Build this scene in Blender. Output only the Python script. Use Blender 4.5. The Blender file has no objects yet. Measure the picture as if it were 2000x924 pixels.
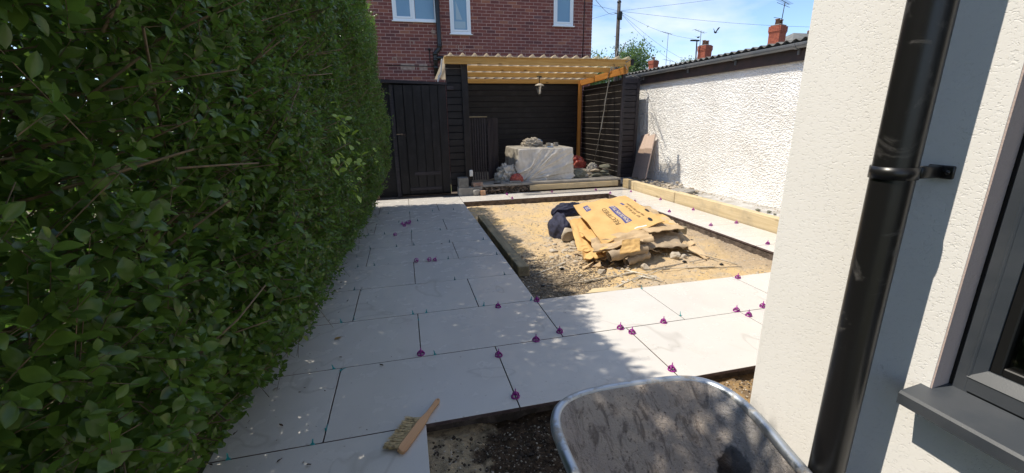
import bpy, bmesh, math, random
import numpy as np
from mathutils import Vector, Matrix, Euler
random.seed(7); rng = np.random.default_rng(7)
S = bpy.context.scene; COL = S.collection
R = math.radians

# ------------------------------------------------------------------ camera
YAW, PITCH, ROLL, CAMH = .24141, .27220, -.014736, 1.364
cy, sy = math.cos(YAW), math.sin(YAW)
F = Vector((sy*math.cos(PITCH), cy*math.cos(PITCH), -math.sin(PITCH)))
Rt = Vector((cy, -sy, 0)); Up = Rt.cross(F)
R2 = Rt*math.cos(ROLL)+Up*math.sin(ROLL); U2 = -Rt*math.sin(ROLL)+Up*math.cos(ROLL)
cam = bpy.data.cameras.new('camera'); camo = bpy.data.objects.new('camera', cam); COL.objects.link(camo)
m = Matrix.Identity(4)
for i in range(3):
    m[i][0], m[i][1], m[i][2] = R2[i], U2[i], -F[i]
m[2][3] = CAMH
camo.matrix_world = m
cam.sensor_fit = 'HORIZONTAL'; cam.sensor_width = 36; cam.lens = 14.885
cam.clip_start = .02; cam.clip_end = 2000
S.camera = camo

# ------------------------------------------------------------------ world, sun, exposure
L = Vector((.56, -.12, -1)).normalized()            # direction the sunlight travels
elev = math.asin(-L.z); az = math.atan2(-L.x, -L.y)   # azimuth from +y towards +x
W = bpy.data.worlds.new('World'); S.world = W; W.use_nodes = True
nt = W.node_tree; nt.nodes.clear()
def wn(t, **k):
    n = nt.nodes.new(t)
    for a, b in k.items(): setattr(n, a, b)
    return n
sky = wn('ShaderNodeTexSky', sky_type='NISHITA', sun_disc=False)
sky.sun_elevation = elev; sky.sun_rotation = az
sky.air_density = .8; sky.dust_density = .15; sky.ozone_density = 3.0
tc = wn('ShaderNodeTexCoord'); mp = wn('ShaderNodeMapping'); mp.inputs['Scale'].default_value = (1, 1, 2.8); mp.inputs['Location'].default_value = (.35, .1, .2)
nz = wn('ShaderNodeTexNoise'); nz.inputs['Scale'].default_value = 2.6; nz.inputs['Detail'].default_value = 9; nz.inputs['Roughness'].default_value = .55; nz.inputs['Distortion'].default_value = .25
rp = wn('ShaderNodeValToRGB'); rp.color_ramp.elements[0].position = .47; rp.color_ramp.elements[1].position = .66
rp.color_ramp.elements[1].color = (.85, .85, .85, 1)
mx = wn('ShaderNodeMix', data_type='RGBA'); mx.inputs[7].default_value = (4.0, 4.5, 5.2, 1)
bg = wn('ShaderNodeBackground'); bg.inputs[1].default_value = .15
wo = wn('ShaderNodeOutputWorld')
lk = nt.links.new
lk(tc.outputs['Generated'], mp.inputs[0]); lk(mp.outputs[0], nz.inputs[0]); lk(nz.outputs[0], rp.inputs[0])
lk(rp.outputs[0], mx.inputs[0]); lk(sky.outputs[0], mx.inputs[6]); lk(mx.outputs[2], bg.inputs[0]); lk(bg.outputs[0], wo.inputs[0])
sd = bpy.data.lights.new('sun', 'SUN'); sd.energy = 3.9; sd.angle = R(.55); sd.color = (1, .92, .79)
so = bpy.data.objects.new('sun', sd); COL.objects.link(so); so.location = (-6, 5, 14)
so.rotation_euler = L.to_track_quat('-Z', 'Y').to_euler()
S.view_settings.view_transform = 'Standard'; S.view_settings.look = 'None'
S.view_settings.exposure = .62; S.view_settings.gamma = 1

# ------------------------------------------------------------------ helpers
def tag(o, label=None, cat=None, group=None, kind=None):
    if label: o['label'] = label
    if cat: o['category'] = cat
    if group: o['group'] = group
    if kind: o['kind'] = kind
    return o
def empty(name, loc=(0, 0, 0), label=None, cat=None, group=None, kind=None, rz=0):
    o = bpy.data.objects.new(name, None); COL.objects.link(o); o.location = loc; o.rotation_euler.z = rz
    o.empty_display_size = .1
    return tag(o, label, cat, group, kind)
def link(name, me, parent=None, loc=None, rot=None, mw=None):
    o = bpy.data.objects.new(name, me); COL.objects.link(o)
    if parent is not None: o.parent = parent
    if loc is not None: o.location = loc
    if rot is not None: o.rotation_euler = rot
    if mw is not None: o.matrix_local = mw
    return o
class MB:
    def __init__(s): s.v = []; s.f = []; s.mi = []; s.cm = 0
    def add(s, v, f):
        n = len(s.v); s.v += [tuple(p) for p in v]; s.f += [tuple(i+n for i in q) for q in f]; s.mi += [s.cm]*len(f); return s
    def box(s, a, b, M=None):
        v = [(x, y, z) for x in (a[0], b[0]) for y in (a[1], b[1]) for z in (a[2], b[2])]
        if M is not None: v = [M @ Vector(p) for p in v]
        return s.add(v, [(0, 1, 3, 2), (4, 6, 7, 5), (0, 4, 5, 1), (2, 3, 7, 6), (0, 2, 6, 4), (1, 5, 7, 3)])
    def bbox(s, a, b, c=.004, M=None):   # box with chamfered edges
        a = Vector(a); b = Vector(b); v = []; f = []
        bm = bmesh.new(); bmesh.ops.create_cube(bm, size=1)
        d = b-a; bmesh.ops.scale(bm, vec=d, verts=bm.verts); bmesh.ops.translate(bm, vec=(a+b)/2, verts=bm.verts)
        bmesh.ops.bevel(bm, geom=list(bm.edges), offset=c, segments=1, affect='EDGES')
        if M is not None: bm.transform(M)
        bm.verts.index_update(); s.add([p.co[:] for p in bm.verts], [[q.index for q in g.verts] for g in bm.faces]); bm.free(); return s
    def tube(s, pts, r, n=8, cap=True, closed=False):
        pts = [Vector(p) for p in pts]; N = len(pts); rr = r if hasattr(r, '__len__') else [r]*N
        base = len(s.v); v = []; f = []; up = Vector((0, 0, 1)); prev = None
        for i, p in enumerate(pts):
            t = (pts[(i+1) % N]-pts[i-1]) if closed else (pts[min(i+1, N-1)]-pts[max(i-1, 0)])
            t.normalize()
            if prev is None:
                a = t.orthogonal().normalized()
            else:
                a = (prev-t*prev.dot(t))
                a = a.normalized() if a.length > 1e-6 else t.orthogonal().normalized()
            prev = a; b = t.cross(a)
            for k in range(n):
                w = 2*math.pi*k/n; v.append(p+(a*math.cos(w)+b*math.sin(w))*rr[i])
        for i in range(N if closed else N-1):
            j = (i+1) % N
            for k in range(n): f.append((i*n+k, i*n+(k+1) % n, j*n+(k+1) % n, j*n+k))
        if cap and not closed: f.append(tuple(range(n))[::-1]); f.append(tuple(range((N-1)*n, N*n)))
        return s.add(v, f)
    def lathe(s, prof, n=20, c=(0, 0, 0), M=None):
        v = []; f = []; P = len(prof)
        for k in range(n):
            w = 2*math.pi*k/n
            for r, z in prof: v.append(Vector((c[0]+r*math.cos(w), c[1]+r*math.sin(w), c[2]+z)))
        if M is not None: v = [M @ p for p in v]
        for k in range(n):
            j = (k+1) % n
            for i in range(P-1): f.append((k*P+i, j*P+i, j*P+i+1, k*P+i+1))
        return s.add(v, f)
    def mesh(s, name, mats, smooth=False):
        me = bpy.data.meshes.new(name); me.from_pydata(s.v, [], s.f)
        for mm in (mats if isinstance(mats, (list, tuple)) else [mats]): me.materials.append(mm)
        if any(s.mi): me.polygons.foreach_set('material_index', s.mi)
        if smooth: me.polygons.foreach_set('use_smooth', [True]*len(s.f))
        me.update(); return me
    def build(s, name, mats, parent=None, smooth=False, **k):
        return link(name, s.mesh(name, mats, smooth), parent, **k)
def npmesh(name, V, Q, mat, smooth=True, tint=None):
    me = bpy.data.meshes.new(name); k = Q.shape[1]
    me.vertices.add(len(V)); me.vertices.foreach_set('co', np.ascontiguousarray(V, dtype=np.float32).ravel())
    me.loops.add(Q.size); me.loops.foreach_set('vertex_index', np.ascontiguousarray(Q, dtype=np.int32).ravel())
    me.polygons.add(len(Q)); me.polygons.foreach_set('loop_start', np.arange(0, Q.size, k, dtype=np.int32))
    me.polygons.foreach_set('loop_total', np.full(len(Q), k, dtype=np.int32))
    me.polygons.foreach_set('use_smooth', np.full(len(Q), smooth))
    if mat: me.materials.append(mat)
    if tint is not None:
        a = me.attributes.new('tint', 'FLOAT', 'POINT'); a.data.foreach_set('value', tint.astype(np.float32))
    me.update(calc_edges=True); me.validate(); return me
def grid(nx, ny):
    i, j = np.meshgrid(np.arange(nx-1), np.arange(ny-1), indexing='ij'); a = (i*ny+j).ravel()
    return np.stack([a, a+ny, a+ny+1, a+1], 1)
def vnoise(x, y, seed=0):
    xi = np.floor(x).astype(np.int64); yi = np.floor(y).astype(np.int64); fx = x-xi; fy = y-yi
    def h(a, b):
        n = (a*374761393+b*668265263+seed*1442695041) & 0xffffffff
        n = ((n ^ (n >> 13))*1274126177) & 0xffffffff
        return ((n ^ (n >> 16)) & 0xffff)/65535.
    fx = fx*fx*(3-2*fx); fy = fy*fy*(3-2*fy)
    return (h(xi, yi)*(1-fx)+h(xi+1, yi)*fx)*(1-fy)+(h(xi, yi+1)*(1-fx)+h(xi+1, yi+1)*fx)*fy
def fbm(x, y, o=4, seed=0):
    s = 0; a = .5
    for k in range(o): s = s+a*vnoise(x*2**k+k*17.3, y*2**k-k*9.1, seed+k); a /= 2
    return s

# ------------------------------------------------------------------ materials
class NM:
    def __init__(s, name):
        s.m = bpy.data.materials.new(name); s.m.use_nodes = True; s.t = s.m.node_tree
        s.b = s.t.nodes['Principled BSDF']; s.o = s.t.nodes['Material Output']
    def n(s, t, ins=None, **k):
        n = s.t.nodes.new(t)
        for a, b in k.items(): setattr(n, a, b)
        for a, b in (ins or {}).items():
            if isinstance(b, bpy.types.NodeSocket): s.t.links.new(b, n.inputs[a])
            else: n.inputs[a].default_value = b
        return n
    def pos(s, sc=(1, 1, 1), obj=False):
        src = s.n('ShaderNodeTexCoord').outputs['Object'] if obj else s.n('ShaderNodeNewGeometry').outputs['Position']
        return s.n('ShaderNodeMapping', {0: src, 'Scale': sc}).outputs[0]
    def noise(s, v, scale, det=4, rough=.55, dist=0):
        return s.n('ShaderNodeTexNoise', {'Vector': v, 'Scale': scale, 'Detail': det, 'Roughness': rough, 'Distortion': dist}).outputs[0]
    def ramp(s, v, a, b):
        return s.n('ShaderNodeMapRange', {0: v, 1: a, 2: b}).outputs[0]
    def mix(s, f, a, b, mode='MIX'):
        n = s.n('ShaderNodeMix', data_type='RGBA', blend_type=mode)
        for i, q in ((0, f), (6, a), (7, b)):
            if isinstance(q, bpy.types.NodeSocket): s.t.links.new(q, n.inputs[i])
            else: n.inputs[i].default_value = (q if i == 0 else (*q, 1)) 
        return n.outputs[2]
    def math(s, op, a, b=0.):
        return s.n('ShaderNodeMath', {0: a, 1: b}, operation=op).outputs[0]
    def set(s, k, v):
        if isinstance(v, bpy.types.NodeSocket): s.t.links.new(v, s.b.inputs[k])
        elif k == 'Base Color': s.b.inputs[k].default_value = (*v, 1)
        else: s.b.inputs[k].default_value = v
    def bump(s, h, st=.5, d=.01):
        n = s.n('ShaderNodeBump', {'Height': h, 'Strength': st, 'Distance': d}); s.t.links.new(n.outputs[0], s.b.inputs['Normal'])
def simple(name, c, rough=.6, c2=None, sc=8, lo=.4, hi=.6, bsc=None, bst=.3, bd=.004, metal=0, spec=.5, obj=False, stretch=(1, 1, 1), det=5):
    n = NM(name); p = n.pos(stretch, obj)
    if c2: n.set('Base Color', n.mix(n.ramp(n.noise(p, sc, det), lo, hi), c, c2))
    else: n.set('Base Color', c)
    n.set('Roughness', rough); n.set('Metallic', metal); n.set('Specular IOR Level', spec)
    if bsc: n.bump(n.noise(p, bsc, 5, .6), bst, bd)
    return n.m
MT = {}
def slabmat():
    n = NM('porcelain'); p = n.pos()
    oi = n.n('ShaderNodeObjectInfo').outputs['Random']
    a = n.mix(n.ramp(n.noise(p, 2.2, 6, .6), .35, .65), (.61, .58, .53), (.555, .53, .49))
    a = n.mix(n.math('MULTIPLY', n.ramp(n.noise(p, 260, 2), .35, .75), .35), a, (.47, .45, .43))
    d = n.ramp(n.noise(p, 3.5, 7, .62, 1.2), .58, .78)
    a = n.mix(n.math('MULTIPLY', d, .4), a, (.47, .43, .37))
    # dried puddle outline
    w = n.noise(p, 1.35, 3, .5, .6); w = n.math('ABSOLUTE', n.math('SUBTRACT', w, .585)); w = n.ramp(w, .012, .0)
    a = n.mix(n.math('MULTIPLY', w, .42), a, (.33, .30, .26))
    fp = n.ramp(n.noise(p, 11, 8, .75, .4), .60, .72); ar = n.ramp(n.noise(p, 1.1, 2), .46, .6)
    a = n.mix(n.math('MULTIPLY', n.math('MULTIPLY', fp, ar), .5), a, (.40, .33, .25))
    sp = n.ramp(n.noise(p, 38, 2), .70, .75); a = n.mix(n.math('MULTIPLY', sp, .6), a, (.25, .21, .17))
    a = n.mix(n.math('MULTIPLY', oi, .28), a, (.50, .475, .445))
    n.set('Base Color', a); n.set('Roughness', n.ramp(n.noise(p, 7), 0, 2.2)); n.set('Roughness', .55)
    n.set('Specular IOR Level', .35)
    n.bump(n.noise(p, 220, 3), .12, .001); return n.m
MT['slab'] = slabmat()
MT['shaded_slab_edge'] = simple('shaded_slab_edge', (.075, .045, .045), .8, (.12, .085, .08), 20)  # dark sides: shade on the slab edges put into the colour
def soilmat():
    n = NM('soil'); p = n.pos()
    sep = n.n('ShaderNodeSeparateXYZ', {0: n.n('ShaderNodeNewGeometry').outputs['Position']})
    X, Y = sep.outputs[0], sep.outputs[1]
    base = n.mix(n.ramp(n.noise(p, 1.6, 7, .62), .38, .62), (.60, .43, .215), (.51, .39, .255))
    base = n.mix(n.ramp(n.noise(p, 3.1, 8, .7, .5), .5, .68), base, (.42, .36, .28))
    base = n.mix(n.ramp(n.noise(p, 9, 6, .7), .60, .80), base, (.24, .17, .11))
    # gravelly grey corner by the path, and along the right band
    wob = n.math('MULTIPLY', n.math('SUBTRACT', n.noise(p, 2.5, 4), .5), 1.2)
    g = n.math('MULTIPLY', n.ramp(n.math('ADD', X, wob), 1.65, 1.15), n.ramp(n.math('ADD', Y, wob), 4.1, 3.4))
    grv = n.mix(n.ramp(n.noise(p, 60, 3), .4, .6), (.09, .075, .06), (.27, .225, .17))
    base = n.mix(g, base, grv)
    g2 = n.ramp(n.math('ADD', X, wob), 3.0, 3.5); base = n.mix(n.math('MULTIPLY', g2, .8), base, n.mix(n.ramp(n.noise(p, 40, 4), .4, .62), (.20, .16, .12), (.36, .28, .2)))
    # foreground: sandy left, dark humus right
    wob2 = n.math('MULTIPLY', n.math('SUBTRACT', n.noise(p, 7, 6, .65), .5), .55)
    dark = n.mix(n.ramp(n.noise(p, 45, 4), .35, .7), (.034, .023, .015), (.115, .078, .05))
    tan = n.mix(n.ramp(n.noise(p, 22, 7, .72), .48, .64), (.42, .33, .21), (.17, .13, .09))
    fg = n.mix(n.ramp(n.math('ADD', X, wob2), .22, .30), tan, dark)
    fg = n.mix(n.ramp(X, 1.25, 1.5), fg, n.mix(n.ramp(n.noise(p, 14, 6, .7), .4, .6), (.34, .22, .10), (.2, .14, .085)))
    base = n.mix(n.ramp(Y, 2.3, 2.2), base, fg)
    vo = n.n('ShaderNodeTexVoronoi', {'Vector': p, 'Scale': 55.}); st = n.ramp(vo.outputs['Distance'], .30, .22)
    pick = n.ramp(n.noise(p, 48, 0), .56, .6)
    base = n.mix(n.math('MULTIPLY', n.math('MULTIPLY', st, pick), .75), base, n.mix(n.noise(p, 90, 0), (.55, .47, .36), (.22, .18, .14)))
    n.set('Base Color', base); n.set('Roughness', .95); n.set('Specular IOR Level', .15)
    h = n.math('ADD', n.noise(p, 30, 8, .7), n.math('MULTIPLY', n.noise(p, 140, 3), .45)); n.bump(h, .9, .02)
    return n.m
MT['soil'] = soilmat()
MT['ground'] = simple('ground_earth', (.16, .13, .08), .95, (.09, .11, .04), 1.2, bsc=12)
MT['mortar_bed'] = simple('mortar_bed', (.13, .10, .08), .95, (.06, .045, .035), 14, bsc=60, bst=.8, bd=.01)
MT['concrete'] = simple('concrete', (.30, .285, .26), .9, (.20, .19, .175), 6, bsc=70, bst=.5)
MT['strip'] = simple('pale_concrete', (.46, .45, .43), .9, (.33, .31, .28), 4, bsc=60, bst=.5)
MT['rubble'] = simple('rubble', (.48, .42, .34), .9, (.32, .27, .20), 9, bsc=50, bst=.6)
MT['redbrick'] = simple('loose_brick', (.30, .13, .08), .9, (.36, .24, .17), 12, bsc=80)
def woodmat(name, a, b, knots=.5, rough=.7, sc=(1.2, 22, 22), dirt=None):
    n = NM(name); p = n.pos(sc, True); q = n.pos((1, 1, 1), True)
    oi = n.n('ShaderNodeObjectInfo').outputs['Random']
    p = n.n('ShaderNodeVectorMath', {0: p, 1: n.n('ShaderNodeCombineXYZ', {0: n.math('MULTIPLY', oi, 37.)}).outputs[0]}, operation='ADD').outputs[0]
    q2 = n.n('ShaderNodeVectorMath', {0: q, 1: n.n('ShaderNodeCombineXYZ', {0: n.math('MULTIPLY', oi, 11.)}).outputs[0]}, operation='ADD').outputs[0]
    c = n.mix(n.ramp(n.noise(p, 1.6, 6, .6, .6), .35, .65), a, b)
    k = n.n('ShaderNodeTexVoronoi', {'Vector': n.n('ShaderNodeMapping', {0: q2, 'Scale': (3.2, 9, 9)}).outputs[0], 'Scale': 1.}).outputs['Distance']
    c = n.mix(n.math('MULTIPLY', n.ramp(k, .17, .08), knots), c, tuple(x*.35 for x in b))
    if dirt: c = n.mix(n.math('MULTIPLY', n.ramp(n.noise(q2, 5, 6, .65), .5, .7), .7), c, dirt)
    n.set('Base Color', c); n.set('Roughness', rough); n.set('Specular IOR Level', .3)
    n.bump(n.noise(p, 3, 6), .35, .003); return n.m
MT['pine'] = woodmat('treated_pine', (.54, .325, .105), (.40, .215, .055), .9)
MT['pine_dark'] = woodmat('amber_pine', (.50, .235, .06), (.38, .16, .035), .7)
MT['sleeper'] = woodmat('pale_sleeper', (.62, .50, .31), (.50, .39, .225), .6, dirt=(.38, .32, .22))
MT['sleeper_old'] = woodmat('weathered_sleeper', (.32, .27, .17), (.21, .17, .105), .4, dirt=(.10, .085, .055))
MT['black'] = woodmat('black_stained_timber', (.0135, .012, .0135), (.007, .006, .0065), .2, .55, dirt=(.03, .028, .03))
MT['black_purple'] = woodmat('faded_black_timber', (.036, .031, .038), (.020, .0175, .021), .2, .6, dirt=(.04, .036, .04))
MT['ledge_glint'] = simple('painted_ledge_glint', (.22, .205, .19), .5, (.12, .11, .10), 14)  # pale colour standing for light caught along the board ledges
def brickmat():
    n = NM('red_brick'); g = n.n('ShaderNodeNewGeometry').outputs['Position']
    s = n.n('ShaderNodeSeparateXYZ', {0: g}); row = n.math('FLOOR', n.math('DIVIDE', s.outputs[2], .075))
    off = n.math('MULTIPLY', n.math('MODULO', row, 2.), .5)
    colm = n.math('FLOOR', n.math('ADD', n.math('DIVIDE', s.outputs[0], .225), off))
    wn_ = n.n('ShaderNodeTexWhiteNoise', {'Vector': n.n('ShaderNodeCombineXYZ', {0: colm, 1: row}).outputs[0]}, noise_dimensions='3D').outputs[0]
    r = n.n('ShaderNodeValToRGB', {0: wn_}); e = r.color_ramp.elements
    cs = [(0, (.11, .04, .04)), (.12, (.175, .054, .047)), (.4, (.225, .07, .054)), (.7, (.205, .062, .05)), (.86, (.26, .086, .06)), (.93, (.37, .145, .085)), (1, (.15, .075, .078))]
    e[0].position = 0; e[0].color = (*cs[0][1], 1); e[1].position = 1; e[1].color = (*cs[-1][1], 1)
    for pp, c in cs[1:-1]: q = e.new(pp); q.color = (*c, 1)
    p = n.pos(); c = n.mix(n.math('MULTIPLY', n.ramp(n.noise(p, 30, 5), .35, .7), .35), r.outputs[0], (.10, .035, .03))
    n.set('Base Color', c); n.set('Roughness', .88); n.bump(n.noise(p, 90, 4), .4, .003); return n.m
MT['brick'] = brickmat()
MT['mortar'] = simple('brick_mortar', (.52, .36, .31), .95, (.42, .28, .24), 5, bsc=100)
MT['chimney'] = simple('chimney_brick', (.36, .10, .055), .9, (.25, .065, .04), 9, bsc=20)
MT['upvc'] = simple('white_upvc', (.78, .80, .82), .35)
def glassmat(name, c, rough=.05, spec=.8, c2=None):
    n = NM(name); n.set('Base Color', n.mix(n.ramp(n.noise(n.pos(), 1.2, 2), .3, .7), c, c2 or c)); n.set('Roughness', rough); n.set('Specular IOR Level', spec); return n.m
MT['winglass'] = glassmat('frosted_pane', (.17, .30, .44), .3, .25, (.22, .36, .48))
def wallmat(name, a, b, kind):
    n = NM(name); p = n.pos()
    n.set('Base Color', n.mix(n.math('MULTIPLY', n.ramp(n.noise(p, 6, 8, .7), .58, .78), .16), n.mix(n.ramp(n.noise(p, 1.7, 5), .35, .65), a, b), tuple(q*.72 for q in b))); n.set('Roughness', .85); n.set('Specular IOR Level', .25)
    if kind == 'render':
        q = n.pos((1, 1, 1))
        fine = n.noise(q, 300, 3, .6)
        worm = n.n('ShaderNodeTexNoise', {'Vector': n.pos((1, .75, 1.4)), 'Scale': 165., 'Detail': 3., 'Roughness': .5, 'Distortion': .8}).outputs[0]
        pits = n.ramp(worm, .36, .43)
        n.bump(n.math('ADD', n.math('MULTIPLY', fine, .3), pits), .42, .0014)
    else:
        vo = n.n('ShaderNodeTexVoronoi', {'Vector': n.pos((1, .8, 1.2)), 'Scale': 62., 'Randomness': 1.}).outputs['Distance']
        n.bump(n.math('SUBTRACT', n.noise(p, 150, 3), n.math('MULTIPLY', vo, 1.0)), .5, .006)
    return n.m
MT['render'] = wallmat('silicone_render', (.84, .82, .785), (.80, .78, .74), 'render')
MT['pebble'] = wallmat('pebbledash', (.86, .85, .82), (.76, .74, .70), 'pebble')
MT['gutter'] = simple('grey_gutter', (.12, .135, .15), .4, (.16, .165, .17), 4)
MT['fascia'] = simple('dark_fascia', (.045, .035, .032), .7, (.07, .045, .04), 5)
MT['asbestos'] = simple('grey_corrugated', (.14, .14, .135), .85, (.085, .085, .08), 6, bsc=30)
def pipemat():
    n = NM('black_pipe'); p = n.pos()
    d = n.ramp(n.noise(p, 9, 8, .7, .8), .56, .74)
    n.set('Base Color', n.mix(n.math('MULTIPLY', d, .6), (.010, .0095, .0095), (.17, .16, .15))); n.set('Roughness', n.math('ADD', n.math('MULTIPLY', d, .4), .33)); n.set('Specular IOR Level', .5)
    return n.m
MT['pipe'] = pipemat()
MT['anthracite'] = simple('anthracite_frame', (.045, .052, .062), .42, (.06, .066, .075), 12, bsc=500, bst=.1, bd=.001)
MT['gasket'] = simple('black_gasket', (.006, .006, .006), .5)
MT['dark_room'] = simple('dark_room', (.02, .018, .017), .9, (.05, .045, .04), 3)
MT['reveal'] = simple('reveal_render', (.50, .40, .36), .9, bsc=200)
def dirtysteel(name='wheelbarrow_steel', dirty=True):
    n = NM(name); p = n.pos()
    steel = n.mix(n.noise(p, 14, 4), (.42, .46, .50), (.55, .58, .62))
    g = n.n('ShaderNodeNewGeometry').outputs['Position']; sz = n.n('ShaderNodeSeparateXYZ', {0: g})
    if dirty:
        st = n.pos((1, .45, .45))
        mud = n.mix(n.ramp(n.noise(st, 7, 6, .62), .36, .64), (.36, .31, .275), (.48, .405, .335))
        mud = n.mix(n.math('MULTIPLY', n.ramp(n.noise(st, 26, 6, .72, .6), .52, .62), .65), mud, (.085, .062, .05))
        mud = n.mix(n.math('MULTIPLY', n.ramp(n.noise(p, 110, 3, .6), .6, .7), .7), mud, (.08, .06, .05))
        # wet blot of mortar low on the right side
        d = n.n('ShaderNodeVectorMath', {0: n.n('ShaderNodeMapping', {0: g, 'Scale': (1, .62, .8)}).outputs[0], 1: n.n('ShaderNodeVectorMath', {0: (.80, .775*.62, .44*.8)}, operation='ADD').outputs[0]}, operation='DISTANCE').outputs['Value']
        d = n.math('ADD', d, n.math('MULTIPLY', n.noise(p, 22, 5), .075))
        mud = n.mix(n.ramp(d, .082, .074), mud, (.035, .024, .018))
        # worn bare near the rim on the right
        e = n.math('ADD', sz.outputs[0], n.math('MULTIPLY', n.noise(p, 6, 5), .16))
        bare = n.ramp(e, .86, .95); f = n.math('MULTIPLY', bare, .5)
        n.set('Base Color', n.mix(f, mud, steel)); n.set('Metallic', n.math('MULTIPLY', f, .9)); n.set('Roughness', n.math('SUBTRACT', .9, n.math('MULTIPLY', f, .4)))
        h = n.math('ADD', n.noise(st, 30, 6, .75, .6), n.math('MULTIPLY', n.noise(p, 120, 4, .7), .8)); n.bump(h, 1.0, .012)
    else:
        f = n.ramp(n.noise(p, 16, 6, .7), .52, .62)
        n.set('Base Color', n.mix(f, steel, (.33, .30, .26))); n.set('Metallic', n.math('SUBTRACT', 1., f)); n.set('Roughness', n.math('ADD', .48, n.math('MULTIPLY', f, .4))); n.bump(n.noise(p, 60, 3), .2, .002)
    return n.m
MT['tray'] = dirtysteel(); MT['rim'] = dirtysteel('galvanised_rim', False)
MT['tyre'] = simple('tyre', (.012, .012, .012), .8); MT['frame'] = simple('barrow_frame', (.02, .05, .03), .5)
MT['purple'] = simple('purple_plastic', (.30, .018, .25), .35, (.23, .014, .19), 60)
MT['teal'] = simple('teal_plastic', (.02, .30, .32), .4)
MT['dteal'] = simple('dusty_teal_plastic', (.03, .13, .14), .5)
def cardmat(name, a, b, dirt=(.33, .22, .11)):
    n = NM(name); p = n.pos(); c = n.mix(n.ramp(n.noise(p, 6, 6), .35, .65), a, b)
    c = n.mix(n.math('MULTIPLY', n.ramp(n.noise(p, 17, 6, .7), .56, .72), .6), c, dirt)
    n.set('Base Color', c); n.set('Roughness', .85); n.set('Specular IOR Level', .2); n.bump(n.noise(p, 25, 4), .35, .006); return n.m
MT['card'] = cardmat('cardboard', (.62, .40, .165), (.55, .345, .135)); MT['card2'] = cardmat('dull_cardboard', (.52, .39, .24), (.43, .31, .18)); MT['card3'] = cardmat('grey_brown_paper', (.42, .335, .235), (.34, .265, .18))
MT['ink'] = simple('brown_ink', (.09, .055, .025), .8); MT['blue_ink'] = simple('blue_ink', (.07, .075, .20), .8); MT['pale_ink'] = simple('pale_print', (.62, .50, .36), .8); MT['tape'] = simple('white_label', (.75, .70, .62), .5)
MT['navy'] = simple('navy_cloth', (.012, .014, .035), .8, (.022, .025, .055), 12, bsc=40, bst=.4, bd=.01)
MT['strap'] = simple('white_strap', (.62, .57, .47), .5, (.45, .40, .32), 10)
def sheen(name, a, b):
    n = NM(name); p = n.pos(); n.set('Base Color', n.mix(n.ramp(n.noise(p, 4, 5), .35, .65), a, b)); n.set('Roughness', .42); n.set('Specular IOR Level', .6); n.bump(n.noise(p, 16, 5, .6, .7), .45, .012); return n.m
MT['tarp'] = sheen('silver_sheet', (.60, .575, .53), (.47, .45, .41))
MT['bagw'] = sheen('pale_plastic_bag', (.5, .48, .43), (.36, .34, .30)); MT['bagr'] = sheen('red_plastic_bag', (.30, .025, .02), (.42, .12, .08))
MT['cloth'] = simple('rag_cloth', (.48, .44, .38), .9, (.36, .32, .26), 20, bsc=60); MT['blue'] = simple('blue_packet', (.12, .22, .42), .5)
MT['greygreen'] = simple('grey_green_stone', (.20, .20, .155), .85, (.13, .13, .10), 14, bsc=40)
MT['metal'] = simple('dark_metal', (.03, .03, .03), .45, metal=.6); MT['white'] = simple('white_plastic', (.7, .7, .68), .5)
MT['bristle'] = simple('bristle', (.66, .50, .27), .8, (.12, .08, .045), 45, lo=.46, hi=.72)
MT['brushwood'] = woodmat('brush_wood', (.56, .33, .17), (.44, .23, .11), .2, .5)
MT['terracotta'] = simple('clay_pot', (.32, .16, .10), .9, (.2, .11, .08), 10)
MT['slate'] = simple('roof_tiles', (.12, .12, .115), .8, (.17, .165, .15), 3, bsc=8)
MT['bird'] = simple('bird_feather', (.03, .03, .035), .8); MT['bark'] = simple('bark', (.11, .075, .045), .9, (.17, .13, .09), 20, bsc=60)
MT['pole'] = simple('pole_timber', (.035, .027, .025), .9, (.06, .05, .045), 8)
MT['tilepanel'] = None
def roofsheet():
    n = NM('translucent_sheet'); t = n.t
    tr = n.n('ShaderNodeBsdfTransparent', {0: (.93, .88, .78, 1)}); tl = n.n('ShaderNodeBsdfTranslucent', {0: (.80, .70, .52, 1)}); df = n.n('ShaderNodeBsdfDiffuse', {0: (.74, .67, .52, 1)})
    a = n.n('ShaderNodeMixShader', {0: .5}); t.links.new(tl.outputs[0], a.inputs[1]); t.links.new(df.outputs[0], a.inputs[2])
    b = n.n('ShaderNodeMixShader', {0: .42}); t.links.new(tr.outputs[0], b.inputs[1]); t.links.new(a.outputs[0], b.inputs[2])
    t.links.new(b.outputs[0], n.o.inputs[0]); return n.m
MT['sheet'] = roofsheet()
def leafmat(name, dark, mid, lite, tr=(.22, .42, .04), gloss=.38):
    n = NM(name); a = n.n('ShaderNodeAttribute', attribute_name='tint').outputs['Fac']
    r = n.n('ShaderNodeValToRGB', {0: a}); e = r.color_ramp.elements
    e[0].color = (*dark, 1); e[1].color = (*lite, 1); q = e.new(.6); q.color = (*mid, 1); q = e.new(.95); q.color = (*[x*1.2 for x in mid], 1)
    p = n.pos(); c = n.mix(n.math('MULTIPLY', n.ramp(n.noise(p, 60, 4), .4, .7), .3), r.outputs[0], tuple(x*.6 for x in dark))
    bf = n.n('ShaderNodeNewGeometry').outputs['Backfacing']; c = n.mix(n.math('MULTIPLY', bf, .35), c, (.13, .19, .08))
    n.set('Base Color', c); n.set('Roughness', gloss); n.set('Specular IOR Level', .45)
    tl = n.n('ShaderNodeBsdfTranslucent', {0: n.mix(.5, c, tr)}); ms = n.n('ShaderNodeMixShader', {0: .42})
    n.t.links.new(n.b.outputs[0], ms.inputs[1]); n.t.links.new(tl.outputs[0], ms.inputs[2]); n.t.links.new(ms.outputs[0], n.o.inputs[0]); return n.m
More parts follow.
